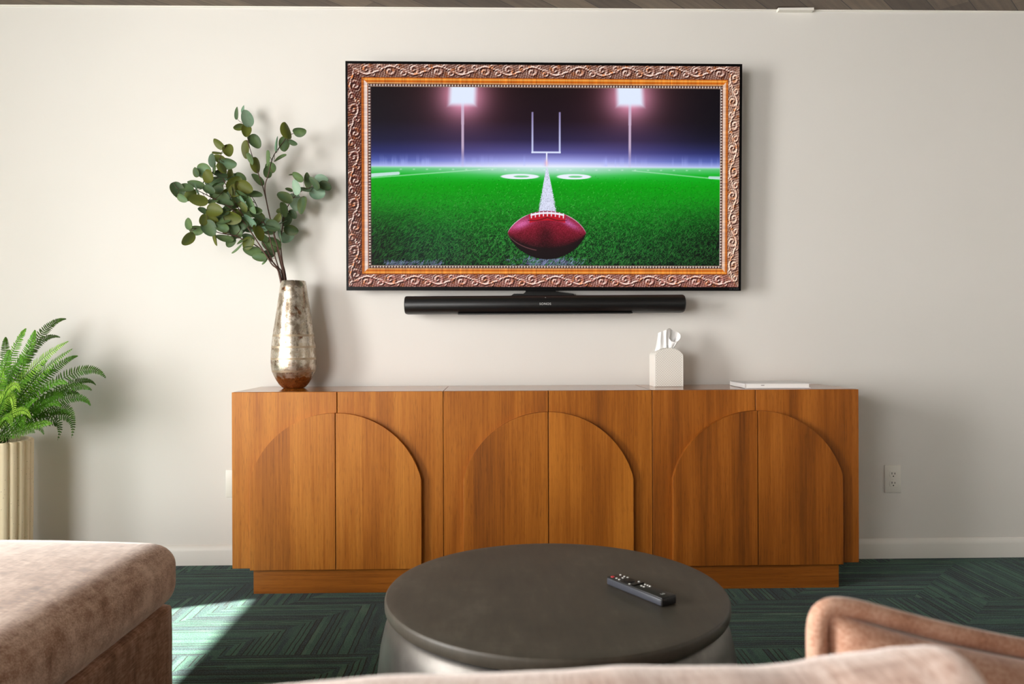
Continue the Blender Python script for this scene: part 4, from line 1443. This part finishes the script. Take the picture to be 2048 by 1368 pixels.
def crowned_cushion():
    """loose back cushion: its crown sags to the left and pulls up into an ear at the right corner"""
    from mathutils import noise as mn
    yc = -2.715          # the crown's far shoulder, not its top, makes the outline seen from behind
    crest = [(-900, 1560), (-620, 1450), (-200, 1412), (200, 1392), (520, 1370), (740, 1352), (1000, 1345), (1110, 1340), (1230, 1329), (1330, 1332), (1450, 1327), (1520, 1332), (1600, 1327), (1650, 1312), (1730, 1299), (1800, 1285), (1845, 1275), (1872, 1284), (1890, 1330), (1905, 1480)]
    cx = [at(a, b, yc + 0.030).x for a, b in crest]; cz = [at(a, b, yc + 0.030).z + 0.0045 for a, b in crest]
    N, M = 150, 44
    bm = bmesh.new()
    rings = []
    zb = 0.425
    for i in range(N + 1):
        u = i / N
        x = cx[0] + (cx[-1] - cx[0]) * (0.5 - 0.5 * math.cos(PI * u))
        zt = sum(np.interp(x + o, cx, cz) for o in (-0.006, -0.003, 0, 0.003, 0.006)) / 5
        e = min(1.0, (x - cx[0]) / 0.10, (cx[-1] - x) / 0.085)
        hy = 0.012 + 0.078 * math.sin(max(0.0, e) * PI / 2) ** 0.7
        # the ear is thinner than the body of the cushion
        r = []
        zm, hz = (zt + zb) / 2, (zt - zb) / 2
        for k in range(M):
            a = 2 * PI * k / M
            c, s_ = math.cos(a), math.sin(a)
            py = c * hy
            pz = math.copysign(max(0.0, hz - hy), s_) + s_ * min(hy, hz)
            wob = 0.0032 * mn.noise(Vector((x * 22, py * 20, pz * 18))) + (0.004 * mn.noise(Vector((x * 60, 3.0 + pz * 30, py * 40))) if x > 0.10 else 0)
            r.append(bm.verts.new((x - SO.x, yc + py + wob - SO.y, zm + pz - SO.z)))
        rings.append(r)
    for a, b in zip(rings, rings[1:]):
        for k in range(M):
            bm.faces.new((a[k], a[(k + 1) % M], b[(k + 1) % M], b[k]))
    bm.faces.new(rings[0][::-1]); bm.faces.new(rings[-1])
    return bm


obj('back_cushion', crowned_cushion(), MAT['pale_velvet'], sofa, smooth=180)

# ------------------------------------------------------------------ throw pillow poking up beside the back cushion


def make_pillow(w, h, th, n=46):
    bm = bmesh.new()
    outline = []

    def edge_pos(u, v):
        """square with hollowed sides and eared corners"""
        x, z = u * w / 2, v * h / 2
        x *= 1 - 0.055 * (1 - abs(v) ** 2.2)
        z *= 1 - 0.13 * (1 - abs(u) ** 2.2)
        return x, z
    g = {}
    for s in (-1, 1):
        for i in range(n + 1):
            for j in range(n + 1):
                u = math.sin((i / n * 2 - 1) * PI / 2); v = math.sin((j / n * 2 - 1) * PI / 2)
                x, z = edge_pos(u * 0.940, v * 0.90)
                e = max(0.0, (1 - u * u)) * max(0.0, (1 - v * v))
                t = th / 2 * (e ** 0.42)
                if (i in (0, n) or j in (0, n)):
                    if s == 1:
                        g[(s, i, j)] = g[(-1, i, j)]
                        continue
                    t = 0
                wr = 0.0035 * math.sin(9 * u + 4 * v + s) * math.sin(7 * v - 3 * u) * e
                g[(s, i, j)] = bm.verts.new((x, s * (t + wr), z))
        for i in range(n):
            for j in range(n):
                bm.faces.new((g[(s, i, j)], g[(s, i + 1, j)], g[(s, i + 1, j + 1)], g[(s, i, j + 1)]))
    rim = []
    m = 40
    for k in range(4 * m):
        sdx, t = divmod(k, m)
        a = -1 + 2 * t / m
        u, v = ((a, -1), (1, a), (-a, 1), (-1, -a))[sdx]
        q = max(abs(u), abs(v))
        # round the corners off
        pw = 9.0
        nrm = (abs(u) ** pw + abs(v) ** pw) ** (1 / pw)
        x, z = edge_pos(u / nrm, v / nrm)
        rim.append(Vector((x, 0, z)))
    return bm, rim


pil_c = at(1650, 1206, -2.50)
PW, PHt = 0.38, 0.205
pillow = thing('throw_pillow', 'tan velvet throw pillow with piped edge at lower right', 'pillow', tuple(pil_c))
pillow.rotation_euler = (math.radians(-14), math.radians(12.0), math.radians(4))
body, rim = make_pillow(PW, PHt, 0.12)
ofs = Vector((PW / 2 - 0.012, 0.0, -PHt / 2 + 0.006))
bmesh.ops.translate(body, verts=body.verts[:], vec=ofs)
obj('body', body, MAT['tan_velvet'], pillow, smooth=180)
pb = bmesh.new()
rim = [p + ofs for p in rim]
nr_ = len(rim)
rings = []
for i, p in enumerate(rim):
    d = (rim[(i + 1) % nr_] - rim[i - 1]).normalized()
    a = d.cross(Vector((0, 1, 0))).normalized()
    rings.append([pb.verts.new(p + (a * math.cos(2 * PI * k / 10) * 0.0085 + Vector((0, 1, 0)) * math.sin(2 * PI * k / 10) * 0.0085)) for k in range(10)])
for i in range(nr_):
    r0, r1 = rings[i], rings[(i + 1) % nr_]
    for k in range(10):
        pb.faces.new((r0[k], r0[(k + 1) % 10], r1[(k + 1) % 10], r1[k]))
obj('piping', pb, MAT['tan_velvet'], pillow, smooth=180)
